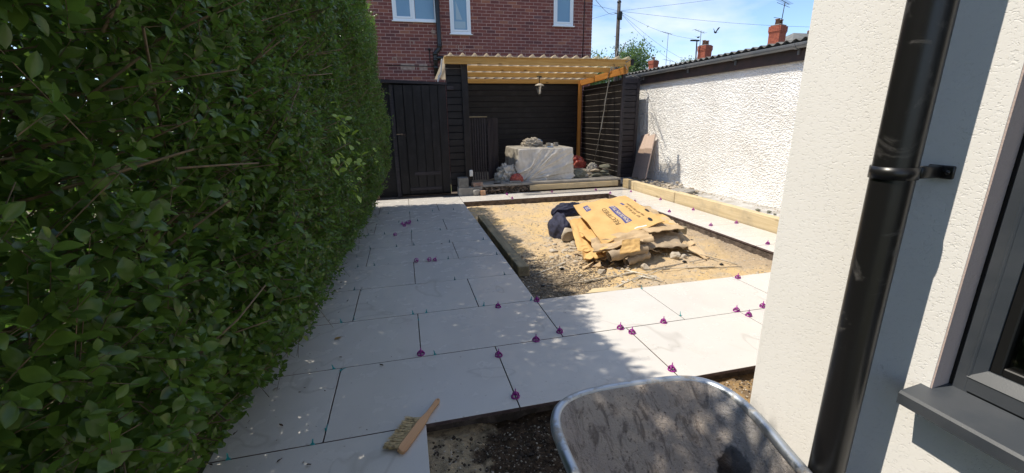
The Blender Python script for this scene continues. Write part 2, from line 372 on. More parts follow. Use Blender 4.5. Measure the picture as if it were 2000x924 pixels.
MT['leaf'] = leafmat('privet_leaf', (.042, .085, .022), (.125, .205, .038), (.42, .55, .08), gloss=.24)
MT['tree_leaf'] = leafmat('tree_leaf', (.07, .105, .055), (.14, .19, .10), (.26, .31, .16))
MT['twig'] = simple('twig', (.16, .11, .06), .8, (.10, .08, .04), 40)
MT['yellow_leaf'] = simple('dry_leaf', (.42, .28, .07), .6, (.3, .17, .05), 60); MT['dead_leaf'] = simple('dead_leaf', (.10, .055, .03), .8, (.05, .03, .02), 60)
m_ = NM('tile_print_card'); p_ = m_.pos((1, 1, 1), True)
b_ = m_.n('ShaderNodeTexBrick', {'Vector': p_, 'Color1': (.56, .43, .36, 1), 'Color2': (.52, .40, .33, 1), 'Mortar': (.36, .26, .2, 1), 'Scale': 1., 'Mortar Size': .0035, 'Brick Width': .5, 'Row Height': .04, 'Mortar Smooth': .2})
m_.set('Base Color', b_.outputs[0]); m_.set('Roughness', .8); MT['tilepanel'] = m_.m

# ------------------------------------------------------------------ ground
gx = 800
g = MB().add([(-gx, -gx, -.17), (gx, -gx, -.17), (gx, gx, -.17), (-gx, gx, -.17)], [(0, 1, 2, 3)])
tag(g.build('ground', MT['ground']), kind='structure')
def soilsheet(name, x0, x1, y0, y1, st, fn):
    xs = np.arange(x0, x1+st, st); ys = np.arange(y0, y1+st, st); X, Y = np.meshgrid(xs, ys, indexing='ij')
    V = np.stack([X, Y, fn(X, Y)], -1).reshape(-1, 3)
    return tag(link(name, npmesh(name, V, grid(len(xs), len(ys)), MT['soil'])), kind='structure')
def zpit(X, Y):
    z = -.085+(fbm(X*1.3, Y*1.3, 4, 3)-.5)*.09+(fbm(X*9, Y*9, 4, 9)-.47)*.035+(vnoise(X*38, Y*38, 5)-.5)*.010
    z = z+.07*np.exp(-((X-2.45)**2+(Y-4.3)**2)/.5)
    z = z+.05*np.clip((X-3.2)/.4, 0, 1)
    ed = np.minimum(np.minimum(X-.9, 3.6-X), np.minimum(Y-2.9, 7.1-Y)); return np.where(ed < .12, np.minimum(z, -.05-.05*(1-ed/.12).clip(0, 1)), np.minimum(z, -.01))
def zfg(X, Y):
    z = -.085+(fbm(X*5, Y*5, 5, 21)-.47)*.09+(vnoise(X*60, Y*60, 8)-.5)*.012+(vnoise(X*26, Y*26, 4)-.5)*.02
    z = z+.055*np.exp(-(((X-.48)/.17)**2+((Y-1.22)/.12)**2))*np.clip((X-.33)/.02, 0, 1)
    z = z+.05*np.exp(-((X-1.75)**2+(Y-1.5)**2)/.05)
    return np.where(Y > 1.70, np.minimum(z, -.085), np.minimum(z, -.03))
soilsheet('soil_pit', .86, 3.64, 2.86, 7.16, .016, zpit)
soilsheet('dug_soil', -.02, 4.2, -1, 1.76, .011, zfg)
def stones(name, n, gen, smin, smax, mat, flat=.6, parent=None):
    t = (1+5**.5)/2
    bm = bmesh.new(); bmesh.ops.create_icosphere(bm, subdivisions=1, radius=1); iv = np.array([v.co[:] for v in bm.verts]); iff = np.array([[v.index for v in f.verts] for f in bm.faces]); bm.free()
    P = gen(n); sz = smin*(smax/smin)**(rng.random(n)**2.2); V = []; Q = []
    A = rng.normal(size=(n, len(iv), 3))*.16; ang = rng.random(n)*6.28
    v = iv[None]*(1+A); v[..., 0] *= rng.uniform(.7, 1.5, (n, 1)); v[..., 2] *= flat
    c, s_ = np.cos(ang)[:, None], np.sin(ang)[:, None]; x = v[..., 0]*c-v[..., 1]*s_; y = v[..., 0]*s_+v[..., 1]*c
    v = np.stack([x, y, v[..., 2]], -1)*sz[:, None, None]+P[:, None]
    q = iff[None]+(np.arange(n)*len(iv))[:, None, None]
    return tag(link(name, npmesh(name, v.reshape(-1, 3), q.reshape(-1, 3), mat, False), parent), kind='stuff')
def pitgen(cx=None, r=None):
    def f(n):
        if cx is None: x = rng.uniform(.95, 3.55, n); y = rng.uniform(2.96, 7.05, n)
        else: x = np.clip(rng.normal(cx[0], r[0], n), .93, 3.57); y = np.clip(rng.normal(cx[1], r[1], n), 2.96, 7.05)
        return np.stack([x, y, zpit(x, y)+.002], -1)
    return f
tag(stones('gravel', 4200, pitgen(), .003, .013, MT['rubble']), 'fine pale grit scattered over the sandy pit', 'gravel')
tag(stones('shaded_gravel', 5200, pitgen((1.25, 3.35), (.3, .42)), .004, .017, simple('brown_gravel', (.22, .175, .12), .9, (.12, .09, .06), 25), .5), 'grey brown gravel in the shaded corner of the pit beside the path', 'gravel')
tag(stones('rubble_scatter', 420, pitgen((1.95, 4.35), (.22, .5)), .012, .05, MT['rubble']), 'broken mortar lumps left of the cardboard pile', 'rubble')
def fggen(n):
    x = rng.uniform(.02, 2.4, n); y = rng.uniform(.3, 1.68, n); return np.stack([x, y, zfg(x, y)+.001], -1)
tag(stones('soil_grit', 4200, fggen, .0018, .0065, MT['rubble'], .7), 'small pale stones in the dug soil before the patio', 'gravel')
tag(stones('soil_clods', 5200, fggen, .003, .012, simple('humus', (.035, .024, .016), .95, (.07, .05, .033), 30), .7), 'dark crumbly clods on the dug soil', 'soil')

# ------------------------------------------------------------------ patio
bed = MB(); G = .012
bed.box((-.88, -1, -.16), (-.035, 1.74, -.0205)); bed.box((-.88, 1.76, -.16), (4.19, 2.90, -.0205)); bed.box((-.88, 2.9, -.16), (.888, 7.70, -.0205))
bed.box((.888, 7.125, -.16), (4.19, 7.70, -.0205)); bed.box((3.612, 2.9, -.16), (4.19, 7.125, -.0205))
patio = tag(bed.build('patio', MT['mortar_bed']), kind='structure')
slabs = {}
def slab(x0, x1, y0, y1):
    k = (round(x1-x0, 3), round(y1-y0, 3))
    if k not in slabs:
        b = MB(); w, d = k[0]/2-.0029, k[1]/2-.0029
        b.bbox((-w, -d, -.02), (w, d, 0), .0012); me = b.mesh('slab', [MT['slab'], MT['shaded_slab_edge']])
        for pf in me.polygons:
            if abs(pf.normal.z) < .3: pf.material_index = 1
        slabs[k] = me
    o = link('slab', slabs[k], patio, loc=((x0+x1)/2, (y0+y1)/2, random.uniform(-.0006, .0006)))
    return o
Y0 = 1.713
for r in range(-4, 10):
    y0 = Y0+.6*r; y1 = y0+.6; xe = 4.2 if r in (0, 1) else .9
    if r < 0: xe = 0.
    js = [-.9]; x = -.45 if r % 2 == 0 else 0.
    while x < xe-.01: js.append(x); x += .9
    js.append(xe)
    if r < 0: js = [-.9, 0.]
    for a, b in zip(js[:-1], js[1:]): slab(a, b, y0, y1 if r < 9 else 7.713)
for a, b in zip([.9, 1.775, 2.65, 3.535], [1.775, 2.65, 3.535, 4.2]): slab(a, b, 7.113, 7.713)
for a, b in zip([2.913, 3.613, 4.5, 5.375, 6.25], [3.613, 4.5, 5.375, 6.25, 7.113]): slab(3.6, 4.2, a, b)

tag(MB().box((-1.6, 7.715, -.16), (1.2, 8.3, -.004)).build('dirt_strip', MT['mortar_bed']), kind='structure')
# levelling caps and clips
cap = MB()
cap.lathe([(.0235, 0), (.0235, .004), (.0185, .0065), (.0175, .004), (.0175, 0)], 20)
for k in range(4):
    a = k*math.pi/2+.4; c_, s_ = math.cos(a), math.sin(a)
    cap.tube([(c_*.021, s_*.021, .004), (c_*.018, s_*.018, .014), (c_*.011, s_*.011, .021), (c_*.004, s_*.004, .026)], [.0042, .004, .0038, .004], 6)
cap.lathe([(.0001, .012), (.0085, .013), (.0085, .026), (.006, .029), (.0032, .031), (.0025, .046), (.0001, .047)], 12)
capm = cap.mesh('levelling_cap', MT['purple'], True)
def capthing(x, y, label, rot=None, z=.0005):
    o = link('levelling_cap', capm, None, loc=(x, y, z), rot=rot or (0, 0, random.uniform(0, 3)))
    return tag(o, label, 'levelling cap', 'purple levelling caps on the slab joints')
CAPS = [(.449, 1.80, 'purple levelling cap nearest the dug soil, on the joint right of the hand brush'),
 (0, 2.34, 'purple cap at the foot of the joint behind the hand brush'), (.45, 2.20, 'purple cap at the head of the joint that runs to the dug soil'),
 (.717, 2.313, 'purple cap between two joint ends in the middle of the shaded slabs'), (.899, 2.375, 'purple cap at the lower end of the joint from the pit corner'),
 (.59, 2.913-.05, 'purple cap on the cross joint just left of the pit corner'), (.901, 2.89, 'purple cap right at the near left corner of the sandy pit'),
 (1.306, 2.313, 'purple cap on the edge of the hedge shadow, left of a pair'), (1.35, 2.237, 'purple cap at the top of the sunlit joint, right of a pair'),
 (1.631, 2.313, 'lone purple cap on the sunlit cross joint behind the wheelbarrow'), (1.35, 1.80, 'purple cap close above the wheelbarrow rim in the sun'),
 (2.72, 2.87, 'purple cap on the near edge of the pit beside the white wall'), (2.235, 2.33, 'left purple cap of three by the white wall corner'),
 (2.47, 2.335, 'purple cap touching the white wall corner in the view'), (2.262, 2.244, 'lowest purple cap of three by the white wall corner'),
 (3.77, 3.63, 'purple cap nearest the viewer on the right hand slab strip'), (3.738, 4.5, 'left cap of the nearer pair on the right hand strip'), (4.135, 4.51, 'cap against the sleeper in the nearer pair on the right strip'),
 (3.72, 5.375, 'left cap of the middle pair, beside the cardboard edge'), (4.129, 5.38, 'cap against the sleeper in the middle pair of the right strip'),
 (3.654, 6.25, 'left cap of the far pair behind the printed cardboard'), (4.142, 6.26, 'cap against the sleeper in the far pair of the right strip'),
 (4.07, 7.12, 'purple cap at the shaded corner of the right strip and the back strip'), (3.629, 7.09, 'purple cap at the far right corner of the sandy pit'),
 (3.535, 7.51, 'purple cap right of centre before the timber of the platform'), (2.656, 7.56, 'purple cap in front of the left end of the platform timber'),
 (1.777, 7.16, 'purple cap in the sun on the front edge of the back strip'), (1.776, 7.561, 'purple cap before the rubble under the platform')]
for x, y, l in CAPS: capthing(x, y, l)
LOOSE = [(.027, 4.107, (1.35, 0, .3), 'loose purple cap lying on its side, left of three on the path'), (.157, 4.10, (1.2, .2, -.8), 'loose purple cap lying on its side in the middle of three'), (.205, 4.085, (0, .5, .3), 'loose purple cap tipped over, right of three on the path'),
 (-.112, 5.742, (0, .4, .3), 'loose purple cap at the left of the heap on the path'), (-.058, 5.785, (.5, 0, 1), 'loose purple cap on top of the heap on the path'), (-.01, 5.832, (1.3, 0, .5), 'loose purple cap standing on edge right of the heap'), (-.079, 5.643, (.1, .1, 0), 'loose purple cap at the front of the heap on the path'), (-.02, 5.73, (.6, .4, 2), 'loose purple cap in the middle of the heap on the path'),
 (-.191, 5.195, (1.35, 0, -.3), 'single loose purple cap on the path between heap and trio')]
for x, y, r_, l in LOOSE: capthing(x, y, l, r_, .018 if r_[0] > .9 else .007)
clip = MB()
clip.add([(-.010, -.0008, 0), (.010, -.0008, 0), (.0035, -.0008, .010), (.0022, -.0008, .030), (-.0022, -.0008, .032), (-.0035, -.0008, .010),
          (-.010, .0008, 0), (.010, .0008, 0), (.0035, .0008, .010), (.0022, .0008, .030), (-.0022, .0008, .032), (-.0035, .0008, .010)],
         [(0, 1, 2, 3, 4, 5), (11, 10, 9, 8, 7, 6)]+[(i, 6+i, 6+(i+1) % 6, (i+1) % 6) for i in range(6)])
clip.box((-.009, -.004, 0), (.009, .004, .0018))
clipm = clip.mesh('tile_clip', MT['teal']); clipm2 = clip.mesh('tile_clip_dusty', MT['dteal'])
CL = [(-.033, 2), (.063, 2), (-.524, 2), (-.441, 2.05), (-.499, 3), (-.442, 2.95), (.34, 3), (.792, 3), (.862, 2), (.488, 2), (.452, 2.23), (.343, 4), (.45, 4.11), (.849, 4), (-.373, 4), (-.526, 4), (-.567, 4.56), (.419, 5), (.813, 5), (.02, 5), (-.171, 5), (-.451, 5), (.364, 6), (-.32, 6), (-.517, 6), (.005, 6), (.452, 6.85), (.101, 7), (-.155, 7), (-.45, 7.2), (-.315, 8), (.667, 8), (.344, 8), (.003, 8), (-.489, 1), (-.451, .95), (-.848, 1), (-.821, 0), (-.492, 0), (-.45, .13), (.082, 1), (.002, 1.83), (1.805, 1.1), (1.804, 1.96)]
ords = ['first', 'second', 'third', 'fourth', 'fifth', 'sixth', 'seventh', 'eighth', 'ninth', 'tenth', 'eleventh', 'twelfth', 'thirteenth']
rows = {}
for c in sorted(CL): rows.setdefault(int(round(c[1])), []).append(c)
for rr, cs in rows.items():
    for k, (x, q) in enumerate(cs):
        y = Y0+.6*q; vert = abs(q-round(q)) > .03; near = rr <= 2
        o = link('tile_clip', clipm if near else clipm2, None, loc=(x, y, 0), rot=(random.uniform(-.12, .12), random.uniform(-.25, .25), (math.pi/2 if vert else 0)+random.uniform(-.2, .2)))
        if (x, q) in ((-.45, .13), (-.451, .95)): o.rotation_euler = (1.3, 0, math.pi/2+.2) if q > .5 else (0, 1.45, 1.45); o.location.z = .003
        tag(o, 'teal levelling clip in the %s cross joint from the front, %s from the hedge' % (ords[rr], ords[k]), 'tile clip', 'teal levelling clips standing in the slab joints')

# fallen leaves on the slabs
def flatleaf(name, L_, W_, mat):
    v = []; ts = [0, .15, .35, .6, .85, 1]
    for t in ts:
        w = W_/2*math.sin(math.pi*min(1, t**.8)) if 0 < t < 1 else 0
        v += [(t*L_-L_/2, -w, .004+.006*t), (t*L_-L_/2, 0, .001+.004*t), (t*L_-L_/2, w, .005)]
    f = [(i*3+j, i*3+3+j, i*3+4+j, i*3+1+j) for i in range(5) for j in range(2)]
    return MB().add(v, f).mesh(name, mat, True)
tag(link('fallen_leaf', flatleaf('fallen_leaf', .05, .028, MT['yellow_leaf']), None, loc=(-.513, 2.68, .001), rot=(0, 0, .3)), 'yellow dry leaf lying on the shaded slab near the hedge', 'leaf')
tag(link('fallen_leaf', flatleaf('fallen_leaf', .03, .02, MT['cloth']), None, loc=(-.76, 2.19, .001), rot=(0, 0, .7)), 'pale dry leaf on the slab at the foot of the hedge', 'leaf')
dl = flatleaf('dead_leaf', .018, .008, MT['dead_leaf']); bits = MB()
for k in range(170):
    x = -.88+abs(random.gauss(0, .35)); y = random.uniform(1.2, 6.5)
    if x > .8: continue
    a = random.uniform(0, 6.28); s_ = random.choice([.25, .4, .6, 1.2]); Mx = Matrix.Translation((x, y, .0012)) @ Matrix.Rotation(a, 4, 'Z') @ Matrix.Scale(s_, 4)
    bits.add([Mx @ v.co for v in dl.vertices], [tuple(p.vertices) for p in dl.polygons])
tag(bits.build('leaf_litter', MT['dead_leaf']), 'brown leaf bits and crumbs strewn on the slabs beside the hedge', 'leaf litter', kind='stuff')

# ------------------------------------------------------------------ hedge
def smooth(a, b, t): t = np.clip((t-a)/(b-a), 0, 1); return t*t*(3-2*t)
def xface(y, z):
    top = -.56+.10*smooth(.8, 2.2, y)+.23*smooth(2.2, 7.2, y)
    lowx = -.97+.15*smooth(1.6, 3.2, y)+.12*smooth(4, 7.4, y)
    f = lowx+(top-lowx)*smooth(-.22, .78, z)
    H = hedH(y)
    return f-.05*smooth(H-.25, H, z)+.05*(fbm(y*1.7, z*1.7, 3, 40)-.45)
def hedH(y): return 3.2-.45*smooth(2.5, 7.4, y)
YE = 7.2
def leaf_template(rows_):
    v = []; n = len(rows_)
    for t, w in rows_:
        z = -.16*t*t
        v += [(t, -w, z+.22*w), (t, 0, z), (t, w, z+.22*w)]
    f = [(i*3+j, i*3+3+j, i*3+4+j, i*3+1+j) for i in range(n-1) for j in range(2)]
    return np.array(v), np.array(f)
LT_lo = leaf_template([(0, .03), (.36, .285), (.72, .24), (1, .01)])
LT_hi = leaf_template([(0, .02), (.1, .08), (.25, .22), (.45, .29), (.65, .27), (.82, .17), (.93, .08), (1, .005)])
LT_core = (np.array([[0, 0, 0], [.5, -.33, .04], [1, 0, -.05], [.5, .33, .04]]), np.array([[0, 1, 2, 3]]))
def frames(D, Nn):
    D = D/np.linalg.norm(D, axis=1, keepdims=True); S_ = np.cross(Nn, D); S_ /= np.linalg.norm(S_, axis=1, keepdims=True)+1e-9
    N2 = np.cross(D, S_); return D, S_, N2
def leaves_mesh(P, D, Nn, Ls, tint, T, name, mat):
    D, S_, N2 = frames(D, Nn); tv, tf = T; n = len(P)
    wv = rng.uniform(.68, 1.12, n)
    v = P[:, None]+Ls[:, None, None]*(tv[None, :, 0:1]*D[:, None]+tv[None, :, 1:2]*wv[:, None, None]*S_[:, None]+tv[None, :, 2:3]*N2[:, None])
    q = tf[None]+(np.arange(n)*len(tv))[:, None, None]
    return npmesh(name, v.reshape(-1, 3), q.reshape(-1, 4), mat, True, np.repeat(tint, len(tv)))
def make_shoots(n, ymin, ymax, depth, fz=1.0, nl=(8, 15), leafL=(.028, .05), low=0):
    y = rng.uniform(ymin, ymax, n); z = hedH(y)*rng.random(n)**fz*1.0; z = .04+z*.985
    if low: z = rng.uniform(.07, .5, n)
    clump = fbm(y*2.3, z*2.3, 3, 77)
    dpt = depth*rng.random(n)**1.5+.30*(clump-.40)
    x = xface(y, z)-.02-dpt
    if low: x = xface(y, z)+rng.uniform(0, low, n)*rng.random(n)
    P = np.stack([x, y, z], -1)
    ln_x = 1.0
    D = np.stack([rng.normal(.75, .45, n), rng.normal(-.05, .55, n), rng.normal(.35, .55, n)], -1)
    D /= np.linalg.norm(D, axis=1, keepdims=True)
    LP, LD, LN, LL, TT = [], [], [], [], []; stems = []
    ln = rng.uniform(.06, .15, n); k = rng.integers(nl[0], nl[1], n)
    fresh = rng.random(n)
    lng = rng.random(n) < .05; ln = np.where(lng, ln*1.7, ln); P = P+D*(lng*.05)[:, None]
    P0 = P-D*ln[:, None]*.6
    for j in range(nl[1]):
        mk = j < k; t = (j//2)/(np.maximum(k, 2)/2)
        p = P0+D*(ln*(t*.95+.05))[:, None]
        p = p+np.stack([0*t, 0*t, .02*t*t], -1)
        A = np.cross(D, rng.normal(size=(n, 3))) if j == 0 else A
        if j == 0: A /= np.linalg.norm(A, axis=1, keepdims=True); B = np.cross(D, A)
        w = (j//2)*1.57+(j % 2)*math.pi+rng.normal(0, .3, n)
        side = A*np.cos(w)[:, None]+B*np.sin(w)[:, None]
        d = side*.85+D*(.55+.5*t[:, None])+rng.normal(0, .22, (n, 3)); 
        nn = np.stack([rng.normal(.45, .45, n), rng.normal(-.1, .4, n), rng.normal(.9, .4, n)], -1)
        l = rng.uniform(leafL[0], leafL[1], n)*(1.05-.35*t)
        ti = np.clip(rng.normal(.40, .27, n)+.28*(fresh > .86)*(t > .3)+.24*smooth(3.5, 7.0, y), 0, .93)  # far leaves get a lighter tint, sunlight painted into their colour
        LP.append(p[mk]); LD.append(d[mk]); LN.append(nn[mk]); LL.append(l[mk]); TT.append(ti[mk])
    return np.concatenate(LP), np.concatenate(LD), np.concatenate(LN), np.concatenate(LL), np.concatenate(TT), P0, P0+D*ln[:, None]
hedge = empty('hedge', (-1.1, 3.4, 0), 'tall dark green privet hedge running along the left of the path', 'hedge')
hi = Matrix.Translation(-Vector(hedge.location))
def hadd(name, me, kind='stuff'):
    o = link(name, me, hedge, mw=hi.copy())
    if kind: o['kind'] = kind
    return o
near = make_shoots(2700, .0, 2.2, .19, nl=(7, 13), leafL=(.027, .056)); far_ = make_shoots(9500, 1.9, YE, .18, leafL=(.022, .044)); deep = make_shoots(4200, -.7, YE, .62, leafL=(.03, .055))
lowb = make_shoots(300, 2.0, 6.6, .1, leafL=(.024, .046), low=.12)
P, D, Nn, Ll, Tt = near[:5]
fpx = 827*Ll/np.maximum(.2, (P-np.array([0, 0, CAMH])) @ np.array(F))
dv = P-np.array([0, 0, CAMH]); zc = dv @ np.array(F); a_ = dv @ np.array(R2)/np.maximum(zc, .01); b_ = -(dv @ np.array(U2))/np.maximum(zc, .01)
infr = (zc > .3) & (np.abs(a_) < 1.19) & (np.abs(b_) < .54)
# show the outermost large leaves as leaf parts
dep = xface(P[:, 1], P[:, 2])-P[:, 0]
score = np.where(infr, fpx-900*np.clip(dep, 0, 1), -1e9); idx = np.argsort(-score)[:300]
D_, S_, N_ = frames(D[idx], Nn[idx]); protos = []
for k in range(7):
    n_ = len(LT_hi[0]); V = LT_hi[0].copy(); V[:, 1] *= rng.uniform(.85, 1.25); V[:, 2] += .05*np.sin(V[:, 0]*5+k)*(k % 3-1)
    protos.append(npmesh('leaf', V, LT_hi[1], MT['leaf'], True, np.full(n_, [.1, .25, .4, .5, .6, .35, .95][k])))
for i, j in enumerate(idx):
    Mx = Matrix.Identity(4)
    for r_ in range(3):
        Mx[r_][0], Mx[r_][1], Mx[r_][2], Mx[r_][3] = D_[i, r_]*Ll[j], S_[i, r_]*Ll[j], N_[i, r_]*Ll[j], P[j, r_]
    link('leaf', protos[6 if random.random() < .05 else i % 6], hedge, mw=hi @ Mx)
keep = np.ones(len(P), bool); keep[idx] = False
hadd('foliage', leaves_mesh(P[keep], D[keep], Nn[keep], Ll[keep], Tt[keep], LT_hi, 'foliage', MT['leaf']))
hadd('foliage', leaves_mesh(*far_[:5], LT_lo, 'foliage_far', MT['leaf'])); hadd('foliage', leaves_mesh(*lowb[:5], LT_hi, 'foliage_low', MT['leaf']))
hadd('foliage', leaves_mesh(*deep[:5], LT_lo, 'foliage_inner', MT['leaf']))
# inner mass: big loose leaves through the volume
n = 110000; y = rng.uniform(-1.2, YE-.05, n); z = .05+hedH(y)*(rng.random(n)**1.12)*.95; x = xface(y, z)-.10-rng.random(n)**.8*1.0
n_in = (np.stack([x, y, z], -1), rng.normal(size=(n, 3)), rng.normal(size=(n, 3))+np.array([0, 0, 1.0]), rng.uniform(.045, .075, n), np.clip(rng.normal(.15, .12, n), 0, .6))  # inner leaves tinted darker, depth shade painted into the hedge
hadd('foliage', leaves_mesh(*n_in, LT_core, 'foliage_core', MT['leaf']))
def sticks(A, B, r, name, mat, ns=4):
    n = len(A); d = B-A; u = np.cross(d, rng.normal(size=(n, 3))); u /= np.linalg.norm(u, axis=1, keepdims=True); w = np.cross(d, u); w /= np.linalg.norm(w, axis=1, keepdims=True)
    V = []; r = np.broadcast_to(r, n)
    for e, (Q_, rs) in enumerate(((A, 1.), (B, .55))):
        for k in range(ns):
            a = 2*math.pi*k/ns; V.append(Q_+(u*math.cos(a)+w*math.sin(a))*(r*rs)[:, None])
    V = np.stack(V, 1); fq = np.array([[k, (k+1) % ns, ns+(k+1) % ns, ns+k] for k in range(ns)])
    q = fq[None]+(np.arange(n)*2*ns)[:, None, None]
    return npmesh(name, V.reshape(-1, 3), q.reshape(-1, 4), mat)
SA = np.concatenate([near[5], far_[5], deep[5], lowb[5]-(lowb[6]-lowb[5])*.6]); SB = np.concatenate([near[6], far_[6], deep[6], lowb[6]])
hadd('twig', sticks(SA-.35*(SB-SA), SB, .0013, 'twig', MT['twig'], 3))
n = 1500; y = rng.uniform(-.3, YE-.2, n); z = hedH(y)*rng.random(n)*.9; A = np.stack([xface(y, z)-rng.uniform(.3, .8, n), y, z], -1)
B = A+np.stack([rng.uniform(.25, .78, n), rng.normal(0, .35, n), rng.uniform(.0, .45, n)], -1); B[:, 0] = np.minimum(B[:, 0], xface(B[:, 1], B[:, 2])+.03)
hadd('branch', sticks(A, B, rng.uniform(.002, .0055, n), 'branch', MT['twig'], 5))
n = 17
for k in range(n):
    yy = -.2+k*.45+random.uniform(-.08, .08); x0 = -1.12+random.uniform(-.06, .06); pts = [(x0, yy, -.12)]
    for t in range(6): pts.append((x0+random.uniform(-.1, .1), yy+random.uniform(-.1, .1), .35+t*.45))
    o = MB().tube(pts, [.03, .026, .022, .018, .014, .01, .006], 7).build('trunk', MT['bark'], hedge, True, mw=hi.copy())
tr_ = np.random.default_rng(3); SPR = [(3.05, 1.35, 6), (2.9, 1.1, 5), (3.6, 1.05, 5), (1.25, 1.95, 4), (.95, 1.72, 3), (3.4, .85, 5), (4.6, 1.0, 4)]
pP, pD, pN, pL, pT = [], [], [], [], []
for (yy, zz, nl_) in SPR:
    x0 = float(xface(np.array(yy), np.array(zz)))+.03
    for k in range(nl_*3):
        a = tr_.uniform(0, 6.28); pP.append((x0+tr_.uniform(-.03, .05), yy+tr_.normal(0, .07), zz+tr_.normal(0, .07))); pD.append((tr_.uniform(.1, .9), math.cos(a), math.sin(a)*.6-.1)); pN.append((.5, tr_.normal(0, .3), .9)); pL.append(tr_.uniform(.05, .08)); pT.append(1.0)
hadd('sapling_leaves', leaves_mesh(*[np.array(q) for q in (pP, pD, pN, pL, pT)], LT_hi, 'sapling_leaves', MT['leaf']))
# long bare shoots that stick out
for (yy, zz, dx, dy, dz) in [(1.15, 1.55, .06, .03, .14), (1.0, 1.72, .05, .1, .02), (1.3, 1.25, .10, .32, -.02), (1.9, 1.25, .1, .35, .3), (1.5, 1.8, .05, .05, .13), (2.6, 1.6, .12, .3, .04), (1.2, .75, .12, .25, .1)]:
    x0 = float(xface(np.array(yy), np.array(zz)))-.06
    bt = MB(); bt.tube([(x0, yy, zz), (x0+dx*.6, yy+dy*.5, zz+dz*.45), (x0+dx, yy+dy, zz+dz)], [.0035, .003, .0024], 6); hadd('bare_shoot', bt.mesh('bare_shoot', MT['twig'], True), None)


# low timber edging beneath the hedge
o = MB().box((-1.9, 0, -.02), (1.9, .05, .05)).build('edging_board', MT['sleeper'], None, loc=(-.96, 1.9, -.05), rot=(0, 0, math.pi/2))
tag(o, 'pale timber edging board under the hedge at the left edge of the slabs', 'edging board')
tag(MB().bbox((-.05, -.1, 0), (.05, .1, .065), .004).build('loose_brick', MT['redbrick'], None, loc=(-.56, 7.93, 0), rot=(0, 0, .2)), 'red brick on end by the hedge foot beside the black fence', 'brick').rotation_euler = (math.pi/2, 0, .2)
bpy.context.view_layer.update()

# ------------------------------------------------------------------ near white house (right)
house = empty('white_house', (1.5, 0, 0), 'white rendered house corner with black downpipe and grey window, close at right', 'house')
HX = .96; FX = 1.0; hm = Matrix.Translation((-1.5, 0, 0))
w = MB(); WY0, WY1, WZ0, WZ1 = -.75, .50, .845, 1.95
w.box((HX, WY1, -.15), (HX+.3, .9, 3.2)); w.box((HX, WY0, -.15), (HX+.3, WY1, WZ0-.03)); w.box((HX, WY0, WZ1), (HX+.3, WY1, 3.2)); w.box((HX, -3, -.15), (HX+.3, WY0, 3.2))
w.box((HX+.3, .6, -.15), (6.5, .9, 3.2)); 
wl = w.build('wall', MT['render'], house, mw=hm.copy())
rv = MB(); rv.box((HX+.001, WY1-.003, WZ0-.03), (FX+.003, WY1-.0, WZ1)); rv.build('reveal', MT['reveal'], wl)
rf = MB().box((HX-.25, -3, 3.2), (6.6, 1.15, 3.3)).build('roof', MT['slate'], house, mw=hm.copy())
rm = MB(); rm.box((HX+.28, -2.5, -.1), (3.6, .55, -.08)); rm.box((3.6, -2.5, -.1), (3.62, .55, 3)); rm.box((1.4, .53, -.1), (3.6, .55, 3)); rm.box((1.3, -2.5, -.1), (3.6, -2.48, 3)); rm.box((1.3, -2.5, 3), (3.6, .55, 3.02))
rm.build('room', MT['dark_room'], house, mw=hm.copy())
win = empty('window', (0, 0, 0)); win.parent = house; win.matrix_local = hm.copy()
FX = 1.0
def ringyz(b, x0, x1, y0, y1, z0, z1, t):
    b.bbox((x0, y1-t, z0), (x1, y1, z1), .002); b.bbox((x0, y0, z0), (x1, y0+t, z1), .002); b.bbox((x0+.0005, y0+t, z0), (x1, y1-t, z0+t), .002); b.bbox((x0+.0005, y0+t, z1-t), (x1, y1-t, z1), .002)
gk = MB(); ringyz(gk, FX+.004, FX+.04, WY0+.001, WY1+.001, WZ0-.03, WZ1-.002, .025); gk.build('gasket', MT['gasket'], win)
fr = MB(); ringyz(fr, FX, FX+.06, WY0+.018, WY1-.009, WZ0-.012, WZ1-.018, .022); fr.build('frame', MT['anthracite'], win)
sh = MB(); ya, yb, za, zb = WY0+.03, WY1-.026, WZ0+.036, WZ1-.045
# sash with sloping bead
sx = FX-.001; sh.box((FX+.0005, ya, WZ0+.005), (FX+.04, yb, za+.002))
for (p0, p1, q0, q1) in (((ya, za), (yb, za), (ya+.02, za+.02), (yb-.02, za+.02)), ((yb, za), (yb, zb), (yb-.02, za+.02), (yb-.02, zb-.02)), ((yb, zb), (ya, zb), (yb-.02, zb-.02), (ya+.02, zb-.02)), ((ya, zb), (ya, za), (ya+.02, zb-.02), (ya+.02, za+.02))):
    sh.add([(FX, *p0), (FX, *p1), (sx, *p1), (sx, *p0), (FX+.014, *q0), (FX+.014, *q1), (FX+.03, *q0), (FX+.03, *q1)], [(0, 1, 2, 3), (3, 2, 5, 4), (4, 5, 7, 6)])
sh.build('sash', MT['anthracite'], win)
gl = NM('clear_pane'); gls = gl.n('ShaderNodeBsdfGlossy', {0: (1, 1, 1, 1), 'Roughness': .02}); gtr = gl.n('ShaderNodeBsdfTransparent', {0: (.86, .88, .88, 1)}); fz = gl.n('ShaderNodeFresnel', {0: 1.5}); gmx = gl.n('ShaderNodeMixShader', {0: fz.outputs[0]})
gl.t.links.new(gtr.outputs[0], gmx.inputs[1]); gl.t.links.new(gls.outputs[0], gmx.inputs[2]); gl.t.links.new(gmx.outputs[0], gl.o.inputs[0])
MB().box((FX+.026, ya+.03, za+.03), (FX+.030, yb-.03, zb-.03)).build('pane', gl.m, win)
b2 = MB(); ringyz(b2, FX+.016, FX+.045, ya+.0201, yb-.0201, za+.0201, zb-.0201, .016); b2.build('inner_bead', MT['gasket'], win)
si = MB(); sy0, sy1 = WY0-.03, .515
